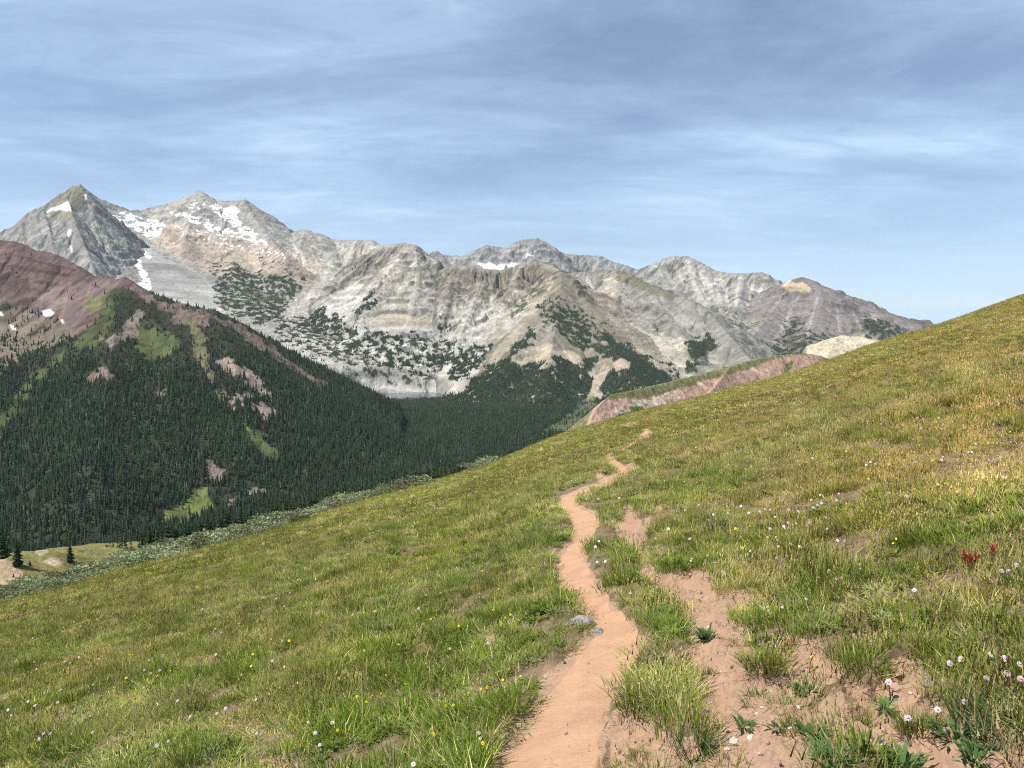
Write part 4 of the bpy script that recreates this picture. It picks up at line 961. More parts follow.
def forest_cover(L, X, Y, Z, u, v):
    m = np.zeros(X.shape)
    for p in L['paint']:
        c = cover(X, Y, Z, u, v, p, L['seed'])
        m = np.maximum(m, c) if p.get('tree') else m * (1 - c)
    return m
def build_forest():
    Pn, Sn, Tn, In = [], [], [], []
    def put(x, y, z, hs, tint):
        n = len(x); Pn.append(np.stack([x, y, z - 0.3], 1)); w = hs ** 0.6 * rt.uniform(0.7, 1.5, n)
        Sn.append(np.stack([w, w, hs], 1)); Tn.append(tint); In.append(rt.choice([0, 0, 1, 1, 2, 3], n))
    # 1. red spur and valley floor
    A = LAYERS['red rock spur clothed in dark conifer forest, on the left']
    n = 150000
    y = np.sqrt(rt.uniform(820 ** 2, 2650 ** 2, n)); k = rt.uniform(-0.86, 0.22, n); x = k * y
    zv = valley_h(x, y); za = np.full(n, -999.0)
    inA = (k > (-168 - 512) / F) & (k < (418 - 512) / F) & (y > 855) & (y < 2600)
    za[inA] = A['h'](x[inA], y[inA])
    onA = za > zv; z = np.maximum(za, zv)
    u, v = UV(x, y, z)
    bare = np.zeros(n)
    for p in [RED_ALL] + REDP + [pp(0, [(560, 420), (590, 400), (600, 405), (570, 432), (530, 440)], fray=3)]:
        c = cover(x, y, z, u, v, p, 10)
        q = 0.62 if p is REDP[0] else 0.72 if p is REDP[-1] else 0.985 if p is RED_ALL else 0.93
        bare = np.maximum(bare, c * q)
    clump = fbm(x, y, 70, 3, 700)
    up = sstep(400, 320, v) * onA       # thinner towards the tree line
    dens = np.clip(1.05 - 0.75 * up + 0.9 * clump * (0.25 + up), 0, 1) * (1 - bare)
    lx = np.sqrt(((x + 438) / 190) ** 2 + ((y - 2770) / 150) ** 2)
    dens = dens * (lx > 1.0) * (z > -316)
    # sparse belt of the far bank
    keep = rt.uniform(size=n) < dens * np.where(y > 1700, 0.66, 0.88)
    x, y, z, v, up = x[keep], y[keep], z[keep], v[keep], up[keep]; n = len(x)
    hs = rt.uniform(0.6, 1.45, n) * (1 - 0.35 * up) * np.where(y < 1100, 1.05, 0.95) * (1 - 0.5 * sstep(2150, 2500, y))
    tn = np.ones((n, 3)) * (1 + 0.25 * fbm(x, y, 120, 3, 705) + rt.normal(0, 0.14, n))[:, None]
    tn[:, 0] *= 1 + 0.25 * fbm(x, y, 50, 2, 709) + rt.normal(0, .08, n); tn[:, 2] *= 1.0
    dd_ = rt.uniform(size=n); tn[dd_ < .035] = (3.2, 2.3, 3.2); tn[(dd_ > .035) & (dd_ < .12)] *= 1.5; hs = np.where(dd_ < .035, hs * .8, hs)
    put(x, y, z, hs, tn); n0 = n
    # 2. woods and dwarf trees on the far mountains
    for lab, L in LAYERS.items():
        if not any(p.get('tree') for p in L['paint']): continue
        (u0, u1), (y0, y1) = L['u'], L['y']
        n = 90000
        y = np.sqrt(rt.uniform(y0 ** 2, y1 ** 2, n)); uu = rt.uniform(u0, u1, n); x = (uu - 512) / F * y
        z = L['h'](x, y); u, v = UV(x, y, z)
        ok = (z > -330)
        x, y, z, u, v = x[ok], y[ok], z[ok], u[ok], v[ok]
        m = forest_cover(L, x, y, z, u, v)
        zv = valley_h(x, y)
        lx = np.sqrt(((x + 438) / 190) ** 2 + ((y - 2770) / 150) ** 2)
        keep = (rt.uniform(size=len(x)) < m * 0.9) & (z > zv - 1) & (lx > 1)
        x, y, z, v = x[keep], y[keep], z[keep], v[keep]; n = len(x)
        hs = rt.uniform(0.45, 0.95, n) * np.where(v > 360, 1.0, 0.75)
        tn = np.ones((n, 3)) * (1 + rt.normal(0, 0.15, n))[:, None]; tn[:, 0] *= 1 + rt.normal(0, .08, n)
        put(x, y, z, hs, tn)
    pts = np.concatenate(Pn); n = len(pts); print('forest', n0, n)
    rot = np.zeros((n, 3)); rot[:, 2] = rt.uniform(0, 2 * PI, n); rot[:, :2] = rt.normal(0, .03, (n, 2))
    o = instancer('forest', pts, np.concatenate(In), rot, np.concatenate(Sn), np.clip(np.concatenate(Tn), .35, 3.4), FP)
    tag(o, 'dense dark conifer forest covering the valley and lower slopes', 'forest', None, 'stuff')
build_forest()

# single trees one can tell apart: the belt just beyond the meadow edge and the knoll
PROT = []
for i, (H, R, wh, pr) in enumerate(((14, 2.0, 17, 10), (12, 2.3, 15, 10), (15, 1.7, 18, 9), (9.5, 2.6, 13, 11))):
    e = bpy.data.objects.new('conifer', None)
    c = crown_mb(rt, H, R, wh, pr).build('crown', N_TREE, link=False); t = trunk_mb(H).build('trunk', BARK, link=False)
    PROT.append((c, t, H))
def plant_tree(kind, loc, H, rz, label, group, tilt=(0, 0)):
    c, t, H0 = PROT[kind]
    e = bpy.data.objects.new('conifer', None); COL.objects.link(e)
    e.location = loc; s = H / H0; e.scale = (s * 1.05, s * 1.05, s); e.rotation_euler = (tilt[0], tilt[1], rz)
    tag(e, label, 'conifer', group)
    for ch in (c, t):
        d = ch.copy(); COL.objects.link(d); d.parent = e
    return e
KN = LAYERS['small grassy knoll with bare tan earth beyond the willows at the left']['h']
def knoll_pt(u, v):
    ys = np.linspace(190, 285, 400); x, y, z = P(np.full(400, u), np.full(400, v), ys)
    g = KN(x, y); i = np.argmax(z < g); return float(x[i]), float(y[i]), float(g[i])
for u, v, H, kd, lab in ((70.5, 562, 8.2, 1, 'dark conifer on the right side of the knoll, shadow falling to its right'),
                         (18, 566.5, 10.5, 1, 'tall conifer standing on the bare tan earth at the left of the knoll'),
                         (30, 566, 2.2, 3, 'knee high seedling conifer right beside the tall one on the knoll'),
                         (3, 559, 11, 3, 'broad conifer cut by the left edge of the photo beside the knoll'),
                         (13.5, 577.5, 1.4, 3, 'tiny bushy conifer low on the bare earth of the knoll')):
    p = knoll_pt(u, v)
    plant_tree(kd, (p[0], p[1], p[2] - 0.1), H, 1.7 * u, lab, None)
def tree_belt():
    u = np.arange(-20, 560, 1.62); n = len(u)
    vt = np.interp(u, [-20, 0, 60, 112, 200, 280, 342, 442, 480, 560], [538, 538, 541, 536, 519, 500, 484, 466, 452, 430]) + rt.normal(0, 2.2, n)
    yb = rt.uniform(300, 620, n); u = u + rt.uniform(-1, 1, n)
    for _ in range(70):
        x, y, zt = P(u, vt, yb); g = valley_h(x, y); H = zt - g
        yb = np.clip(yb + np.where(H < 5, 11.0, np.where(H > 15.5, -9.0, 0)) * rt.uniform(.6, 1.2, n), 262, 900)
    x, y, zt = P(u, vt, yb); g = valley_h(x, y); H = zt - g
    print('belt H', np.percentile(H, [0, 10, 50, 90, 100]))
    ok = (H > 3.5) & (H < 19) & ((u < 470) | (rt.uniform(size=n) < .5))
    out = [tuple(map(float, q)) for q in zip(x[ok], y[ok], g[ok], H[ok], u[ok])]
    print('belt', len(out))
    for x, y, g, H, u in out[:296]:
        lab, grp = (('dark conifer crowded behind the bare knoll at the lower left', 'conifers behind the knoll') if u < 112 else
                    ('dark conifer peeking over the sage coloured willow band, below the bright valley clearing', 'conifers behind the willow band') if u < 300 else
                    ('small dark conifer top peeking over the upper willow edge of the meadow', 'conifers along the upper meadow edge'))
        plant_tree(int(rt.integers(0, 4)), (x, y, g - 0.2), H, rt.uniform(0, 6.28), lab, grp, (rt.normal(0, .02), rt.normal(0, .02)))
tree_belt()

# ------------------------------------------------------------------ willows on the rim of the meadow
W_LEAF = leaf_mat('willow_leaf', (0.235, 0.265, 0.145), 0.42, 0.3)
W_LEAF2 = leaf_mat('willow_leaf_dull', (0.15, 0.155, 0.085), 0.25, 0.3)
W_STEM = BARK
def willow(r, n, mat, Rx=1.0, Hh=0.85):
    mb = MB()
    lob = [(r.uniform(-.6, .6), r.uniform(-.6, .6), r.uniform(0.35, 0.6)) for _ in range(7)]
    for i in range(n):
        cx, cy, cr = lob[r.integers(0, 7)]
        a = r.uniform(0, 2 * PI); e = math.asin(r.uniform(-0.1, 1)); q = cr * r.uniform(.6, 1.05) ** .5
        p = np.array([cx + q * math.cos(a) * math.cos(e), cy + q * math.sin(a) * math.cos(e), (0.25 + q * math.sin(e) * 1.1) * Hh])
        d = r.normal(size=3); d[2] = abs(d[2]) + .5; d /= np.linalg.norm(d); s = np.cross(d, r.normal(size=3)); s /= np.linalg.norm(s)
        L = r.uniform(.09, .17); w = L * .33
        mb.add([p - s * w * .4, p + d * L * .5 - s * w, p + d * L, p + d * L * .5 + s * w], [(0, 1, 2, 3)])
    for i in range(9):
        cx, cy, cr = lob[i % 7]; mb2 = 0.02
        mb.add([(cx * .2 - mb2, cy * .2, -.15), (cx * .2 + mb2, cy * .2, -.15), (cx + mb2 * .5, cy, .5 * Hh), (cx - mb2 * .5, cy, .5 * Hh)], [(0, 1, 2, 3)], 1)
    return mb.build('willow_bush', [mat, W_STEM], link=False)
WP = [willow(rt, 520, W_LEAF), willow(rt, 520, W_LEAF), willow(rt, 480, W_LEAF2)]
def plant_willows():
    cnt = 0; tries = 0; got = []
    cu = rt.uniform(-20, 540, 2600)
    gu = [-30, 0, 50, 100, 160, 256, 280, 330, 380, 430, 480, 512, 545]; gv = [612, 602, 592, 577, 562, 537, 530, 512, 497, 485, 470, 457, 441]
    tp = np.interp(cu, SK_U, SK_V); bt = np.interp(cu, gu, gv) - 1.0
    cv = tp + 0.3 + rt.uniform(size=2600) * np.maximum(bt - tp - 0.3, 0)
    ok = (bt - tp > 1.5) & (rt.uniform(size=2600) < (bt - tp) / 26 + .15)
    cu, cv = cu[ok], cv[ok]; gx, gy, gz = to_ground(cu, cv, False)
    for u, x, y, z in zip(cu, gx, gy, gz):
        if cnt >= 292: break
        tries += 1; x, y, z = float(x), float(y), float(z)
        if y > 230: continue
        if any((x - a) ** 2 + (y - b) ** 2 < 0.9 for a, b in got): continue
        got.append((x, y)); cnt += 1
        q = rt.uniform()
        dull = q < 0.20 + 0.25 * (380 < u < 410)
        o = WP[2 if dull else int(rt.integers(0, 2))].copy(); COL.objects.link(o); o.name = 'willow_bush'
        s = np.clip(rt.uniform(0.5, 1.7) * (0.7 + y / 160), 0.5, 2.2)
        o.location = (x, y, z - .05); o.scale = (s * 1.15, s * 1.15, s * rt.uniform(.4, .95)); o.rotation_euler = (0, -0.2, rt.uniform(0, 6.28))
        if u < 130: lab, grp = 'low sage green willow bush on the meadow rim below the knoll', 'willow bushes below the knoll'
        elif dull: lab, grp = 'low brownish olive willow bush on the meadow rim', 'brownish willow bushes on the rim'
        elif u < 320: lab, grp = 'low sage green willow bush on the lower meadow rim in front of the conifers', 'willow bushes on the lower rim'
        else: lab, grp = 'low sage green willow bush on the upper meadow rim', 'willow bushes on the upper rim'
        tag(o, lab, 'bush', grp)
    print('willows', cnt, tries)
plant_willows()
# ------------------------------------------------------------------ single tufts on the bare soil
T_GREEN = leaf_mat('tussock_green', (0.155, 0.195, 0.032)); T_DRY = leaf_mat('tussock_straw', (0.40, 0.34, 0.17)); T_RUST = leaf_mat('tussock_rust', (0.17, 0.09, 0.045))
T_DARK = leaf_mat('tussock_dark', (0.075, 0.12, 0.04)); T_LEAF = leaf_mat('rosette_leaf', (0.10, 0.165, 0.055)); T_TWIG = leaf_mat('dead_stalk', (0.16, 0.11, 0.075))
r4 = np.random.default_rng(5)
# u, v of the base, kind, radius m, height m, label
TUFTS = [
    (641, 706, 'grass', .17, .23, 'largest green grass tussock on the bare soil between the path and the eroded strip'),
    (668, 700, 'grass', .15, .19, 'yellowish green tussock leaning right, close behind the largest tussock'),
    (694, 738, 'dark', .10, .17, 'dark narrow grass tussock just in front of the largest tussock'),
    (710, 723, 'grass', .06, .10, 'round little green tuft alone in the eroded strip right of the largest tussock'),
    (652, 658, 'twig', .09, .11, 'brownish twiggy tuft above the largest tussock beside the path'),
    (711, 662, 'dark', .06, .09, 'small dull tuft in the middle of the upper eroded strip'),
    (706, 631, 'leaf', .10, .10, 'bright leafy weed with a dark upright stalk on the upper bare soil'),
    (731, 631, 'grass', .06, .08, 'small tuft right of the leafy weed with the dark stalk'),
    (747, 599, 'grass', .12, .12, 'grass tuft at the upper rim of the bare soil'),
    (766, 664, 'grass', .15, .17, 'broad tuft with two yellow flowers in the middle of the bare soil'),
    (760, 686, 'dark', .10, .10, 'low tuft hanging on the bank below the two yellow flowers'),
    (788, 690, 'dry', .10, .12, 'thin straw coloured tuft left of the single yellow flower rosette'),
    (803, 673, 'leaf', .07, .07, 'small dark rosette with one yellow flower on the bank'),
    (806, 712, 'grass', .13, .15, 'grass tuft overhanging the dark undercut bank edge, its left half'),
    (834, 718, 'dry', .14, .16, 'taller straw tipped tuft on top of the undercut bank, its right half'),
    (814, 733, 'leaf', .10, .07, 'broad leaved green plant spilling over the undercut bank'),
    (861, 702, 'grass', .08, .17, 'slim upright tuft right of the undercut bank'),
    (745, 711, 'weed', .05, .05, 'tiny dark weed in the eroded strip, left one of two'),
    (778, 713, 'weed', .05, .05, 'tiny dark weed in the eroded strip, right one of two'),
    (620, 745, 'grass', .05, .07, 'tiny tuft near the path at the bottom of the photo'),
    (642, 737, 'grass', .06, .08, 'little pale tuft below the largest tussock'),
    (655, 770, 'dry', .15, .18, 'straw coloured tuft with bent stalks cut by the bottom edge of the photo'),
    (697, 776, 'grass', .16, .12, 'fresh lime green tuft cut by the bottom edge of the photo'),
    (888, 688, 'leaf', .07, .06, 'small bluish rosette alone on bare soil in the lower right'),
    (959, 719, 'leaf', .15, .11, 'large bright green rosette under the lone big daisy at lower right'),
    (978, 738, 'leaf', .12, .10, 'dark green leaves right beside the large bright rosette'),
    (905, 748, 'leaf', .12, .09, 'bright leafy patch left of the pale beige rock'),
    (833, 764, 'leaf', .15, .08, 'broad dark leafy patch near the bottom edge below the undercut bank'),
    (918, 717, 'grass', .11, .14, 'lime green tuft left of the large bright rosette'),
    (872, 742, 'grass', .10, .12, 'medium tuft among bare soil below the white flower ball'),
    (383, 634, 'rust', .20, .30, 'dark green tussock with rusty tips, tallest in the left meadow'),
    (721, 532, 'rust', .22, .34, 'rusty red tinted grass clump in the meadow right of the path'),
    (990, 712, 'rust', .14, .20, 'brown tipped grass stand at the right edge behind the rosettes'),
    (1015, 730, 'rust', .15, .20, 'brown tipped grass stand cut by the right edge of the photo'),
    (848, 640, 'rust', .12, .20, 'rust streaked tall grass on the upper edge of the bare patch'),
    (870, 652, 'grass', .18, .18, 'leaning green tuft below the rust streaked grass'),
    (700, 676, 'dry', .10, .10, 'pale matted tuft right behind the largest tussock'),
    (676, 690, 'dry', .11, .13, 'straw tuft tangled into the right side of the largest tussock')]
def build_tufts():
    u = np.array([t[0] for t in TUFTS], float); v = np.array([t[1] for t in TUFTS], float)
    x, y, z = to_ground(u, v)
    for i, (_, _, k, R, H, lab) in enumerate(TUFTS):
        n = int(90 * (R / .15)) + 30
        nm = 'grass_tuft'
        if k == 'grass': o = tuft(nm, [T_GREEN, T_DRY, T_RUST], int(n * 2.2), R * .75, H, .005, .9, .12, 5, 4, True, .55, r4)
        elif k == 'dark': o = tuft(nm, [T_DARK, T_DRY, T_RUST], int(n * 1.8), R * .8, H, .005, .8, .12, 2, 4, True, .5, r4)
        elif k == 'dry': o = tuft(nm, [T_DRY, T_GREEN, T_DRY], int(n * 1.3), R * .8, H, .0045, 1.1, .45, 6, 4, True, .55, r4)
        elif k == 'rust': o = tuft(nm, [T_DARK, T_DRY, T_RUST], int(n * 2), R, H * .8, .005, .55, .25, 22, 4, True, .45, r4)
        elif k == 'twig': o = tuft('twiggy_tuft', [T_TWIG, T_DARK, T_TWIG], n * 2, R, H, .004, .9, .4, 6, 3, True, .5, r4)
        else:
            o = forb('leafy_weed', [T_DARK if k == 'weed' else T_LEAF], int((26 if k == 'weed' else 60) * (.6 + R / .15)), R, .045 + R * .12, .016, 1.1, True, r4)
            o.scale = (1, 1, H / .09)
        o.location = (x[i], y[i], z[i] - .005); o.rotation_euler = (0, -.12, r4.uniform(0, 6))
        tag(o, lab, 'weed' if k in ('leaf', 'weed') else 'grass tuft')
build_tufts()

# ------------------------------------------------------------------ stones
def stone_mesh(name, seed, sx, sy, sz, mat, link=True):
    import bmesh
    bm = bmesh.new(); bmesh.ops.create_icosphere(bm, subdivisions=3, radius=1)
    for vt in bm.verts:
        c = vt.co; d = c.copy()
        a = fbm(np.array([c.x * 1.3 + seed * 3.1]), np.array([c.y * 1.3 + c.z * 1.7]), 1.0, 3, seed)[0]
        b = max(-.35, min(.35, 1.6 * fbm(np.array([c.x + c.z]), np.array([c.y - c.z + seed]), .9, 2, seed + 9)[0]))
        # flatten some faces so that it looks broken, not rolled
        q = 1 + .30 * a + .22 * b
        for nx, ny, nz, lim in ((.6, .3, .74, .72), (-.7, .5, .5, .70), (.2, -.85, .48, .70), (.9, -.3, .3, .74)):
            h = (c.x * nx + c.y * ny + c.z * nz) * q
            if h > lim: q *= lim / h
        vt.co = (d.x * q * sx, d.y * q * sy, d.z * q * sz)
    me = bpy.data.meshes.new(name); bm.to_mesh(me); bm.free(); me.materials.append(mat)
    o = bpy.data.objects.new(name, me)
    if link: COL.objects.link(o)
    return o
def stone_mat(name, a, b):
    T = NT(name); p = T.n('ShaderNodeTexCoord').outputs['Object']
    n = T.noise(p, 14, 6, .65); n2 = T.noise(p, 50, 4, .6)
    c = T.mixc(T.rng(n, .35, .65, 0, 1), a, b); c = T.mixc(T.rng(n2, .55, .7, 0, .6), c, tuple(q * .45 for q in a))
    return T.done(T.bsdf(c, .9, T.bump(n, .01, .7), .2))
SM = [stone_mat('grey_stone', (.19, .17, .155), (.33, .295, .27)), stone_mat('beige_stone', (.46, .38, .29), (.58, .50, .40)), stone_mat('reddish_stone', (.34, .22, .16), (.44, .31, .23)), stone_mat('dark_stone', (.14, .11, .09), (.22, .17, .14))]
STONES = [
    (580, 622, 0, .095, .06, .036, 'grey mottled rock half hidden in grass at the left edge of the path'),
    (598, 625, 0, .055, .05, .036, 'grey rounded rock jutting onto the path, pinkish on its right end'),
    (972, 757, 1, .062, .05, .040, 'pale beige angular rock on bare soil at the lower right'),
    (946, 764, 1, .020, .02, .016, 'whitish pebble left of the pale beige rock'),
    (932, 684, 3, .030, .03, .022, 'dark stone beside a shadowed hollow right of the bare patch'),
    (903, 658, 2, .030, .03, .024, 'pinkish stone at the upper rim of the right hand bare patch'),
    (896, 673, 2, .022, .02, .016, 'flat pinkish chip just below the pinkish rim stone'),
    (766, 609, 1, .022, .02, .014, 'small pale chip on the upper bare soil'),
    (735, 721, 1, .022, .02, .014, 'pale chip lying in the lower eroded strip'),
    (912, 650, 3, .026, .02, .020, 'dark clod in the shade of the grass at the top of the right bare patch'),
    (768, 752, 2, .035, .03, .018, 'flat reddish stone low in the eroded strip'),
    (900, 772, 1, .030, .03, .022, 'cream stone cut by the bottom edge of the photo'),
    (545, 600, 2, .02, .02, .015, 'small reddish stone in the grass left of the path')]
def build_stones():
    u = np.array([s[0] for s in STONES], float); v = np.array([s[1] for s in STONES], float)
    x, y, z = to_ground(u, v)
    for i, (_, _, m, a, b, c, lab) in enumerate(STONES):
        o = stone_mesh('stone' if a < .05 else 'rock', 40 + i, a * 1.25, b * 1.25, c * 1.25, SM[m]); o.location = (x[i], y[i], z[i] + c * .25); o.rotation_euler = (0, -.15, 1.3 * i)
        tag(o, lab, 'rock' if a >= .05 else 'stone')
    # loose stones scattered over the bare soil
    pr = [stone_mesh('loose_stone', 80 + k, .014, .012, .009, SM[k % 3], False) for k in range(6)]
    n = 900; uu = r4.uniform(600, 1010, n); vv = r4.uniform(520, 790, n); x, y, z = to_ground(uu, vv)
    tr, so = soil_raw(uu, vv, x, y); k = 0
    for i in range(n):
        if so[i] < 4 or tr[i] > -8 or k >= 90: continue
        o = pr[int(r4.integers(0, 6))].copy(); COL.objects.link(o); o.name = 'loose_stone'; s = r4.uniform(.6, 1.0) * (1 + 1.2 * r4.uniform() ** 5)
        o.location = (x[i], y[i], z[i] + .003); o.scale = (s, s, s); o.rotation_euler = (r4.normal(0, .3), r4.normal(0, .3), r4.uniform(0, 6)); k += 1
        lab, grp = (('thumb sized loose stone on the upper bare soil right of the path', 'loose stones on the upper bare soil') if vv[i] < 640 else ('thumb sized loose stone lying in the lower eroded strip', 'loose stones in the lower eroded strip'))
        tag(o, lab, 'stone', grp)
    # gravel and clods
    n = 44000; y = np.sqrt(r4.uniform(2.6 ** 2, 16 ** 2, n)); kx = r4.uniform(-.72, .75, n); x = kx * y; z = h_ground(x, y); u, v = UV(x, y, z)
    tr, so = soil_raw(u, v, x, y); ppm = F / np.maximum(np.hypot(x, y), 2)
    keep = ((so / ppm > 0.0) & (r4.uniform(size=n) < .9) & (fbm(x, y, .5, 3, 801) > -.25)) | ((tr / ppm > -.03) & (r4.uniform(size=n) < np.where(tr / ppm < .06, .60, .26)))
    x, y, z, tr = x[keep], y[keep], z[keep], (tr / ppm)[keep]; n = len(x)
    pr = [stone_mesh('gravel_grain', 60 + k, 1, .85, .65, SM[2 if k < 3 else (1 if k == 3 else 3)], False) for k in range(5)]
    s = r4.uniform(.0024, .0065, n) * (1 + 2.4 * r4.uniform(size=n) ** 9)
    rot = r4.uniform(0, 6.28, (n, 3))
    o = instancer('gravel', np.stack([x, y, z + .004 * (tr > 0)], 1), r4.integers(0, 5, n), rot, np.stack([s, s, s], 1), np.ones((n, 3)), pr)
    tag(o, 'fine reddish gravel and crumbs of earth on the bare soil', 'gravel', None, 'stuff')
    print('gravel', n)
build_stones()

# ------------------------------------------------------------------ wild flowers
def plain_mat(name, c, var=.12):
    T = NT(name); oi = T.n('ShaderNodeObjectInfo').outputs['Random']
    cc = T.n('ShaderNodeRGB'); cc.outputs[0].default_value = (*c, 1)
    k = T.scale(cc.outputs[0], T.rng(oi, 0, 1, 1 - var, 1 + var))
    d = T.n('ShaderNodeBsdfDiffuse', inputs={'Color': k}).outputs[0]; t = T.n('ShaderNodeBsdfTranslucent', inputs={'Color': k}).outputs[0]
    return T.done(T.n('ShaderNodeMixShader', inputs={0: .25, 1: d, 2: t}).outputs[0])
M_STEM = plain_mat('flower_stem', (.13, .17, .06)); M_LIL = plain_mat('lilac_petal', (.68, .57, .74)); M_WHT = plain_mat('white_petal', (.76, .72, .74))
M_DISC = plain_mat('yellow_disc', (.70, .50, .08)); M_YEL = plain_mat('yellow_petal', (.85, .66, .04)); M_RED = plain_mat('red_bract', (.40, .06, .05)); M_PNK = plain_mat('pink_petal', (.66, .45, .62))
def stem_mb(h, w=.004, lean=.12):
    mb = MB()
    for a in (0, PI / 2):
        dx, dy = w * math.cos(a), w * math.sin(a)
        mb.add([(-dx, -dy, -.03), (dx, dy, -.03), (lean * h * .4 + dx, dy, h * .55), (lean * h * .4 - dx, -dy, h * .55)], [(0, 1, 2, 3)])
        mb.add([(lean * h * .4 - dx, -dy, h * .55), (lean * h * .4 + dx, dy, h * .55), (lean * h + dx * .7, dy * .7, h), (lean * h - dx * .7, -dy * .7, h)], [(0, 1, 2, 3)])
    for s in (-1, 1):
        mb.add([(0, 0, h * .2), (.02 * s, .006, h * .32), (.05 * s, 0, h * .36), (.02 * s, -.006, h * .3)], [(0, 1, 2, 3)])
    return mb
def petals_mb(h, R, n, lean=.12, droop=.15, w=.30, tilt=-.75):
    mb = MB(); cx = lean * h
    for i in range(n):
        a = 2 * PI * i / n; dx, dy = math.cos(a), math.sin(a); px, py = -dy, dx; ww = R * w
        V = [(cx + dx * R * .2, dy * R * .2, h), (cx + dx * R * .65 - px * ww, dy * R * .65 - py * ww, h + R * .08), (cx + dx * R, dy * R, h - R * droop), (cx + dx * R * .65 + px * ww, dy * R * .65 + py * ww, h + R * .08)]
        ct, st = math.cos(tilt), math.sin(tilt)      # the head nods towards the sun
        V = [(cx + (x - cx) * ct + (z - h) * st, y, h - (x - cx) * st * 1 + (z - h) * ct) for x, y, z in V]
        mb.add(V, [(0, 1, 2, 3)])
    return mb
def disc_mb(h, R, lean=.12):
    mb = MB(); n = 8; cx = lean * h
    V = [(cx + R * math.cos(2 * PI * i / n), R * math.sin(2 * PI * i / n), h + .002) for i in range(n)] + [(cx - R * .15, 0, h + R * .9)]
    mb.add(V, [(i, (i + 1) % n, n) for i in range(n)]); return mb
def merge(name, parts, mats):
    mb = MB()
    for mi, p in enumerate(parts): mb.add(p.v, p.f, mi)
    return mb.build(name, mats, False)
DAISY = {}
for key, pm in (('lilac', M_LIL), ('white', M_WHT), ('pink', M_PNK)):
    h = .15
    DAISY[key] = (stem_mb(h).build('stem', M_STEM, False), petals_mb(h, .024, 13).build('petals', pm, False), disc_mb(h, .009).build('disc', M_DISC, False))
    DAISY[key + '_far'] = merge('daisy', [stem_mb(h, .006), petals_mb(h, .027, 8, w=.42), disc_mb(h, .008)], [M_STEM, pm, M_DISC])
YFLO = (stem_mb(.12).build('stem', M_STEM, False), petals_mb(.12, .015, 6, w=.5, droop=-.1).build('petals', M_YEL, False), disc_mb(.12, .005).build('disc', M_DISC, False))
YFAR = merge('buttercup', [stem_mb(.13, .006), petals_mb(.13, .018, 5, w=.55, droop=-.1), disc_mb(.13, .006)], [M_STEM, M_YEL, M_DISC])
def plant_flower(name, protos, loc, s, rz, label, cat, grp):
    if isinstance(protos, tuple):
        e = bpy.data.objects.new(name, None); COL.objects.link(e)
        for c in protos:
            d = c.copy(); COL.objects.link(d); d.parent = e
    else:
        e = protos.copy(); COL.objects.link(e); e.name = name
    e.location = loc; e.scale = (s, s, s); e.rotation_euler = (r4.normal(0, .12), r4.normal(0, .12), rz)
    tag(e, label, cat, grp)
D_PTS = [(947, 663), (957, 659), (963, 666), (991, 656), (1006, 665), (1020, 665), (1006, 680), (962, 694), (881, 729), (936, 697), (909, 703), (892, 664), (1022, 683), (980, 678),
    (38, 742), (44, 736), (51, 736), (70, 734), (90, 732), (158, 704), (176, 702), (191, 716), (215, 715), (225, 712), (29, 704), (8, 712), (4, 700), (57, 704), (144, 671), (158, 672), (150, 674), (65, 663), (80, 660), (98, 661), (38, 670), (44, 664), (168, 742), (155, 749), (255, 700),
    (332, 724), (317, 735), (450, 648), (338, 676), (418, 610), (283, 607), (413, 765), (486, 642), (274, 661),
    (665, 763), (664, 757), (629, 592), (596, 560), (605, 562), (595, 548), (600, 542), (619, 499), (625, 502), (598, 500), (835, 463), (800, 466), (806, 463), (812, 460), (870, 464), (875, 465), (866, 467), (989, 473), (994, 475), (1003, 474), (1006, 480), (890, 494), (897, 496), (903, 498), (934, 461), (941, 463),
    (812, 508), (818, 506), (823, 505), (791, 510), (797, 512), (785, 524), (771, 531), (782, 528), (810, 524), (836, 500), (846, 541), (837, 540), (825, 572), (834, 580), (838, 577), (858, 565), (916, 591), (1018, 567), (1004, 571), (998, 572), (720, 573), (724, 572), (718, 577), (800, 549), (790, 545), (750, 515), (760, 512), (708, 520), (714, 516), (728, 513), (742, 508), (684, 510), (698, 505), (690, 540)]
Y_PTS = [(125, 682), (151, 686), (155, 681), (147, 683), (105, 683), (72, 705), (87, 700), (101, 701), (29, 742), (214, 587), (219, 590), (240, 626), (250, 670), (241, 676), (253, 657), (228, 669),
    (298, 687), (425, 662), (428, 674), (364, 704), (357, 698), (338, 732), (391, 677), (385, 681), (391, 682), (482, 690), (500, 680), (446, 710), (452, 708), (436, 738), (480, 747), (310, 713), (288, 644), (460, 629), (482, 595),
    (529, 655), (500, 681), (518, 676), (485, 691), (773, 640), (766, 642), (803, 663), (810, 640), (773, 626), (941, 485), (946, 488), (951, 484), (936, 488), (955, 495), (1017, 466), (1010, 468), (930, 490), (868, 482), (889, 468), (745, 545), (752, 550), (740, 552), (738, 540), (735, 532), (748, 528), (1013, 430), (1008, 436), (920, 550), (923, 610), (974, 608), (890, 545), (896, 543), (1009, 421), (990, 440), (960, 452), (983, 447)]
def zone(u, v):
    return ('left meadow' if u < 540 else 'strip beside the path' if u < 640 and v > 480 else 'lower right bank' if v > 600 else 'right hand slope')
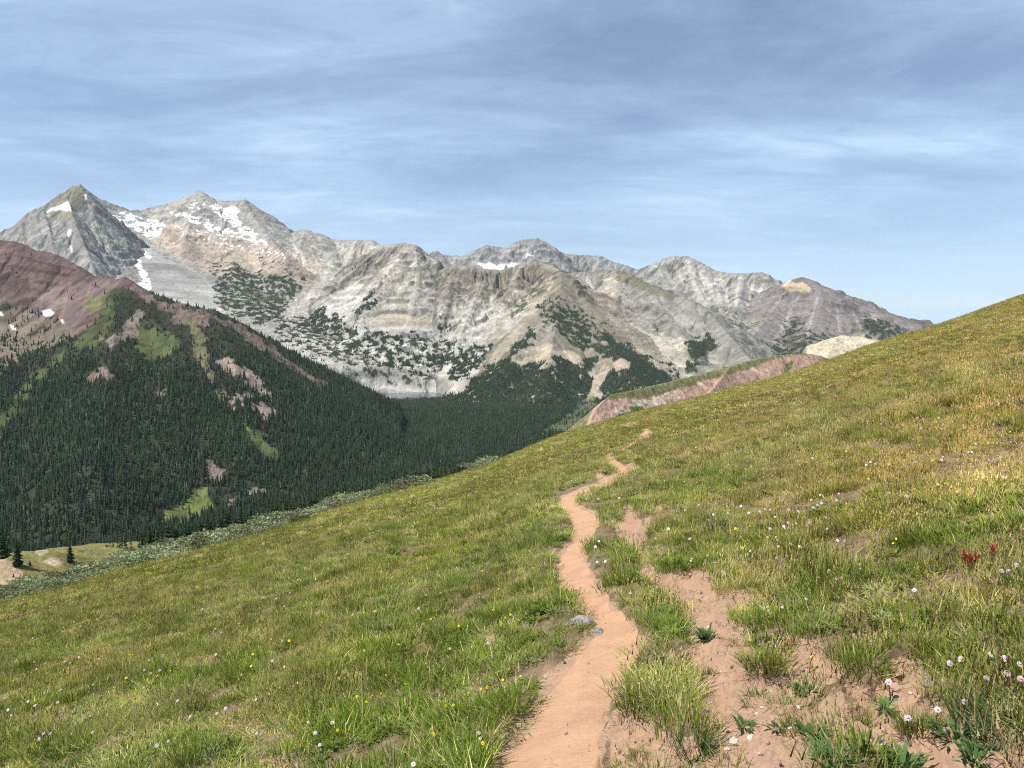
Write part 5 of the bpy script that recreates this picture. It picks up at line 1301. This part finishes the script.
def build_flowers():
    dp = [(u, v, 1) for u, v in D_PTS]; yp = [(u, v, 1) for u, v in Y_PTS]
    # smaller ones drifting in loose colonies
    n = 1500; u = r4.uniform(0, 1024, n); v = r4.uniform(400, 766, n); x, y, z = to_ground(u, v, False); tr, so = soil_raw(u, v, x, y)
    ok = (tr < -6) & (so < -3) & (y < 60)
    colony = fbm(x, y, 3.0, 3, 820); col2 = fbm(x, y, 3.5, 3, 830)
    for i in np.nonzero(ok)[0]:
        if colony[i] > .16 and r4.uniform() < .8 and len(dp) < 300 and (u[i] > 560 or (v[i] > 560 and r4.uniform() < .12)): dp.append((u[i], v[i], 0))
        elif col2[i] > .08 and r4.uniform() < .8 and len(yp) < 300: yp.append((u[i], v[i], 0))
    for pts, isd in ((dp, True), (yp, False)):
        u = np.array([p[0] for p in pts], float); v = np.array([p[1] for p in pts], float)
        hh = .10 if isd else .08
        x, y, z = to_ground(u, v)
        # the listed pixel is the blossom: step down to the foot of its stem
        v2 = v + hh * F / np.hypot(x, y) * .9
        x, y, z = to_ground(u, v2)
        for i, p in enumerate(pts):
            t = math.hypot(x[i], y[i]); zn = zone(u[i], v[i]); close = t < 6.2
            s = .84 * (hh / (.15 if isd else .12)) * (1.05 if p[2] else .78) * r4.uniform(.85, 1.15) * (1 + .30 * sstep(6, 20, t))
            q = r4.uniform()
            if isd:
                key = 'lilac' if q < .55 else 'white' if q < .85 else 'pink'
                pr = DAISY[key] if close else DAISY[key + '_far']
                if close: s *= 0.98
                plant_flower('daisy', pr, (x[i], y[i], z[i]), s, r4.uniform(-.6, .6) + 1.26, '%s daisy like blossom in the grass of the %s' % ({'lilac': 'pale lilac', 'white': 'whitish', 'pink': 'pinkish lilac'}[key], zn), 'flower', '%s daisies of the %s' % (key, zn))
            else:
                plant_flower('buttercup', YFLO if close else YFAR, (x[i], y[i], z[i]), s * 1.25, r4.uniform(0, 6), 'small yellow blossom in the grass of the %s' % zn, 'flower', 'yellow flowers of the %s' % zn)
    print('flowers', len(dp), len(yp))
    # past the three hundred largest: the tiny far ones, one uncountable sprinkle
    n = 9000; y = np.sqrt(r4.uniform(7.5 ** 2, 48 ** 2, n)); k = r4.uniform(-.72, .72, n); x = k * y; z = h_ground(x, y); u, v = UV(x, y, z); tr, so = soil_raw(u, v, x, y)
    cl = fbm(x, y, 2.6, 3, 840); keep = (tr < -5) & (so < -3) & (r4.uniform(size=n) < np.clip(.10 + 1.5 * (cl - .05), .03, .8) * np.where(u > 560, 1.0, .55))
    x, y, z = x[keep], y[keep], z[keep]; n = len(x); kd = np.where(fbm(x, y, 3.1, 2, 845) + r4.normal(0, .25, n) > 0, r4.integers(0, 3, n), 3)
    sc = r4.uniform(.45, .75, n) * (1 + .35 * sstep(12, 40, y)); rot = np.stack([r4.normal(0, .12, n), r4.normal(0, .12, n), r4.uniform(.6, 1.9, n)], 1)
    o = instancer('tiny_wildflowers', np.stack([x, y, z], 1), kd, rot, np.stack([sc, sc, sc], 1), np.ones((n, 3)), [DAISY['lilac_far'], DAISY['white_far'], DAISY['pink_far'], YFAR])
    tag(o, 'sprinkle of tiny far white, lilac and yellow blossoms all over the meadow', 'wildflowers', None, 'stuff'); print('tiny', n)
    # red paintbrush
    u = np.array([962, 968, 974, 990.5]); v = np.array([571, 573, 571, 565]); x, y, z = to_ground(u, v)
    for i, lab in enumerate(('red paintbrush flower, leftmost of the close trio on the right slope', 'red paintbrush flower in the middle of the close trio on the right slope', 'red paintbrush flower, tallest of the close trio on the right slope', 'lone red paintbrush flower right of the close trio')):
        e = bpy.data.objects.new('paintbrush_flower', None); COL.objects.link(e); e.location = (x[i], y[i], z[i]); e.scale = (.62, .62, .68)
        st = stem_mb(.13).build('stem', M_STEM); st.parent = e
        mb = MB()
        for k in range(22):
            a = k * 2.4; hz = .07 + .085 * k / 22; L = .035; dx, dy = math.cos(a), math.sin(a)
            mb.add([(.012, 0, hz), (.012 + dx * L * .6 - dy * .009, dy * L * .6 + dx * .009, hz + .025), (.012 + dx * L, dy * L, hz + .045), (.012 + dx * L * .6 + dy * .009, dy * L * .6 - dx * .009, hz + .025)], [(0, 1, 2, 3)])
        b = mb.build('bracts', M_RED); b.parent = e
        tag(e, lab, 'flower')
build_flowers()
# ------------------------------------------------------------------ light, sky, air, camera
SUN_AZ = math.radians(-106)      # clockwise from straight ahead
SUN_EL = math.radians(60)
def build_sky():
    w = bpy.data.worlds.new('World'); SC.world = w; w.use_nodes = True
    nt = w.node_tree; nt.nodes.clear()
    T = NT.__new__(NT); T.t = nt
    out = nt.nodes.new('ShaderNodeOutputWorld')
    bg = nt.nodes.new('ShaderNodeBackground'); bg.inputs[1].default_value = 0.076
    sky = nt.nodes.new('ShaderNodeTexSky'); sky.sky_type = 'NISHITA'; sky.sun_disc = False
    sky.sun_elevation = SUN_EL; sky.sun_rotation = SUN_AZ; sky.altitude = 2600; sky.air_density = 1.0; sky.dust_density = 0.25; sky.ozone_density = 2.0
    d = T.n('ShaderNodeTexCoord').outputs['Generated']
    sp = T.n('ShaderNodeSeparateXYZ', inputs={0: d})
    z = T.mul(T.mul(sp.outputs[2], 0.0, 'MAXIMUM'), 0.12, 'ADD')
    cx = T.mul(sp.outputs[0], z, 'DIVIDE'); cy = T.mul(sp.outputs[1], z, 'DIVIDE')
    cv = T.n('ShaderNodeCombineXYZ', inputs={0: cx, 1: cy, 2: 0.0}).outputs[0]
    def mapped(sx, sy, rot, off=(0, 0, 0)):
        m = T.n('ShaderNodeMapping', inputs={0: cv, 1: off, 2: (0, 0, math.radians(rot)), 3: (sx, sy, 1)}); return m.outputs[0]
    n1 = T.noise(mapped(0.55, 0.9, -20, (3.1, 0.7, 0)), 1.0, 8, 0.60, 0.35)
    n2 = T.noise(mapped(1.1, 2.6, -28, (1.3, 2.2, 0)), 1.6, 9, 0.66, 0.7)
    n3 = T.noise(mapped(0.12, 0.5, -8, (0.4, 5.2, 0)), 1.0, 3, 0.5)
    veil = T.mul(T.rng(n1, 0.36, 0.64, 0.0, 1.0), T.rng(n2, 0.30, 0.70, 0.4, 1.15))
    veil = T.mul(veil, T.rng(n3, 0.36, 0.56, 0.5, 1.15))
    low = T.rng(sp.outputs[2], 0.0, 0.22, 0.26, 0.0)            # thicker veil towards the horizon
    fac = T.n('ShaderNodeClamp', inputs={0: T.mul(T.mul(T.mul(veil, 0.66), 0.22, 'ADD'), low, 'ADD'), 2: 0.9}).outputs[0]
    col = T.mixc(fac, sky.outputs[0], (5.7, 7.7, 10.1))
    nt.links.new(col, bg.inputs[0]); nt.links.new(bg.outputs[0], out.inputs[0])
build_sky()
sl = bpy.data.lights.new('sun', 'SUN'); sl.energy = 4.95; sl.angle = math.radians(0.5); sl.color = (1.0, 0.955, 0.89)
so = bpy.data.objects.new('sun', sl); COL.objects.link(so)
so.rotation_euler = (PI / 2 - SUN_EL, 0, -SUN_AZ + PI)
# direction to the sun: (sin az cos el, cos az cos el, sin el)
from mathutils import Vector
sv = Vector((math.sin(SUN_AZ) * math.cos(SUN_EL), math.cos(SUN_AZ) * math.cos(SUN_EL), math.sin(SUN_EL)))
so.rotation_euler = sv.to_track_quat('Z', 'Y').to_euler()
cd = bpy.data.cameras.new('camera'); cd.sensor_width = 36; cd.lens = 36 * F / 1024; cd.clip_start = 0.1; cd.clip_end = 60000
co = bpy.data.objects.new('camera', cd); COL.objects.link(co)
co.location = (0, 0, EYE); co.rotation_euler = (PI / 2 - PITCH, 0, 0); SC.camera = co

def build_haze():
    x0, x1, y0, y1, z0, z1 = -5200, 6200, -60, 9600, -480, 1020
    v = [(x, y, z) for z in (z0, z1) for y in (y0, y1) for x in (x0, x1)]
    f = [(0, 2, 3, 1), (4, 5, 7, 6), (0, 1, 5, 4), (2, 6, 7, 3), (0, 4, 6, 2), (1, 3, 7, 5)]
    m = bpy.data.materials.new('mountain_air'); m.use_nodes = True; nt = m.node_tree; nt.nodes.clear()
    o = nt.nodes.new('ShaderNodeOutputMaterial'); pv = nt.nodes.new('ShaderNodeVolumePrincipled')
    pv.inputs['Color'].default_value = (0.74, 0.83, 0.95, 1); pv.inputs['Density'].default_value = HAZE
    nt.links.new(pv.outputs[0], o.inputs['Volume'])
    ob = mesh_obj('haze', v, f, m)
    tag(ob, 'thin bluish mountain air between the meadow and the far peaks', 'haze', None, 'stuff')
HAZE = 1.6e-5
if HAZE: build_haze()
SC.render.engine = 'CYCLES'
SC.cycles.use_denoising = False
SC.cycles.max_bounces = 5; SC.cycles.diffuse_bounces = 3; SC.cycles.glossy_bounces = 2; SC.cycles.transmission_bounces = 4; SC.cycles.volume_bounces = 1
SC.cycles.sample_clamp_indirect = 4.0
SC.view_settings.view_transform = 'Standard'; SC.view_settings.look = 'None'; SC.view_settings.exposure = 0.5; SC.view_settings.gamma = 1.0
SC.render.filter_size = 1.1
SC.cycles.filter_width = 1.1
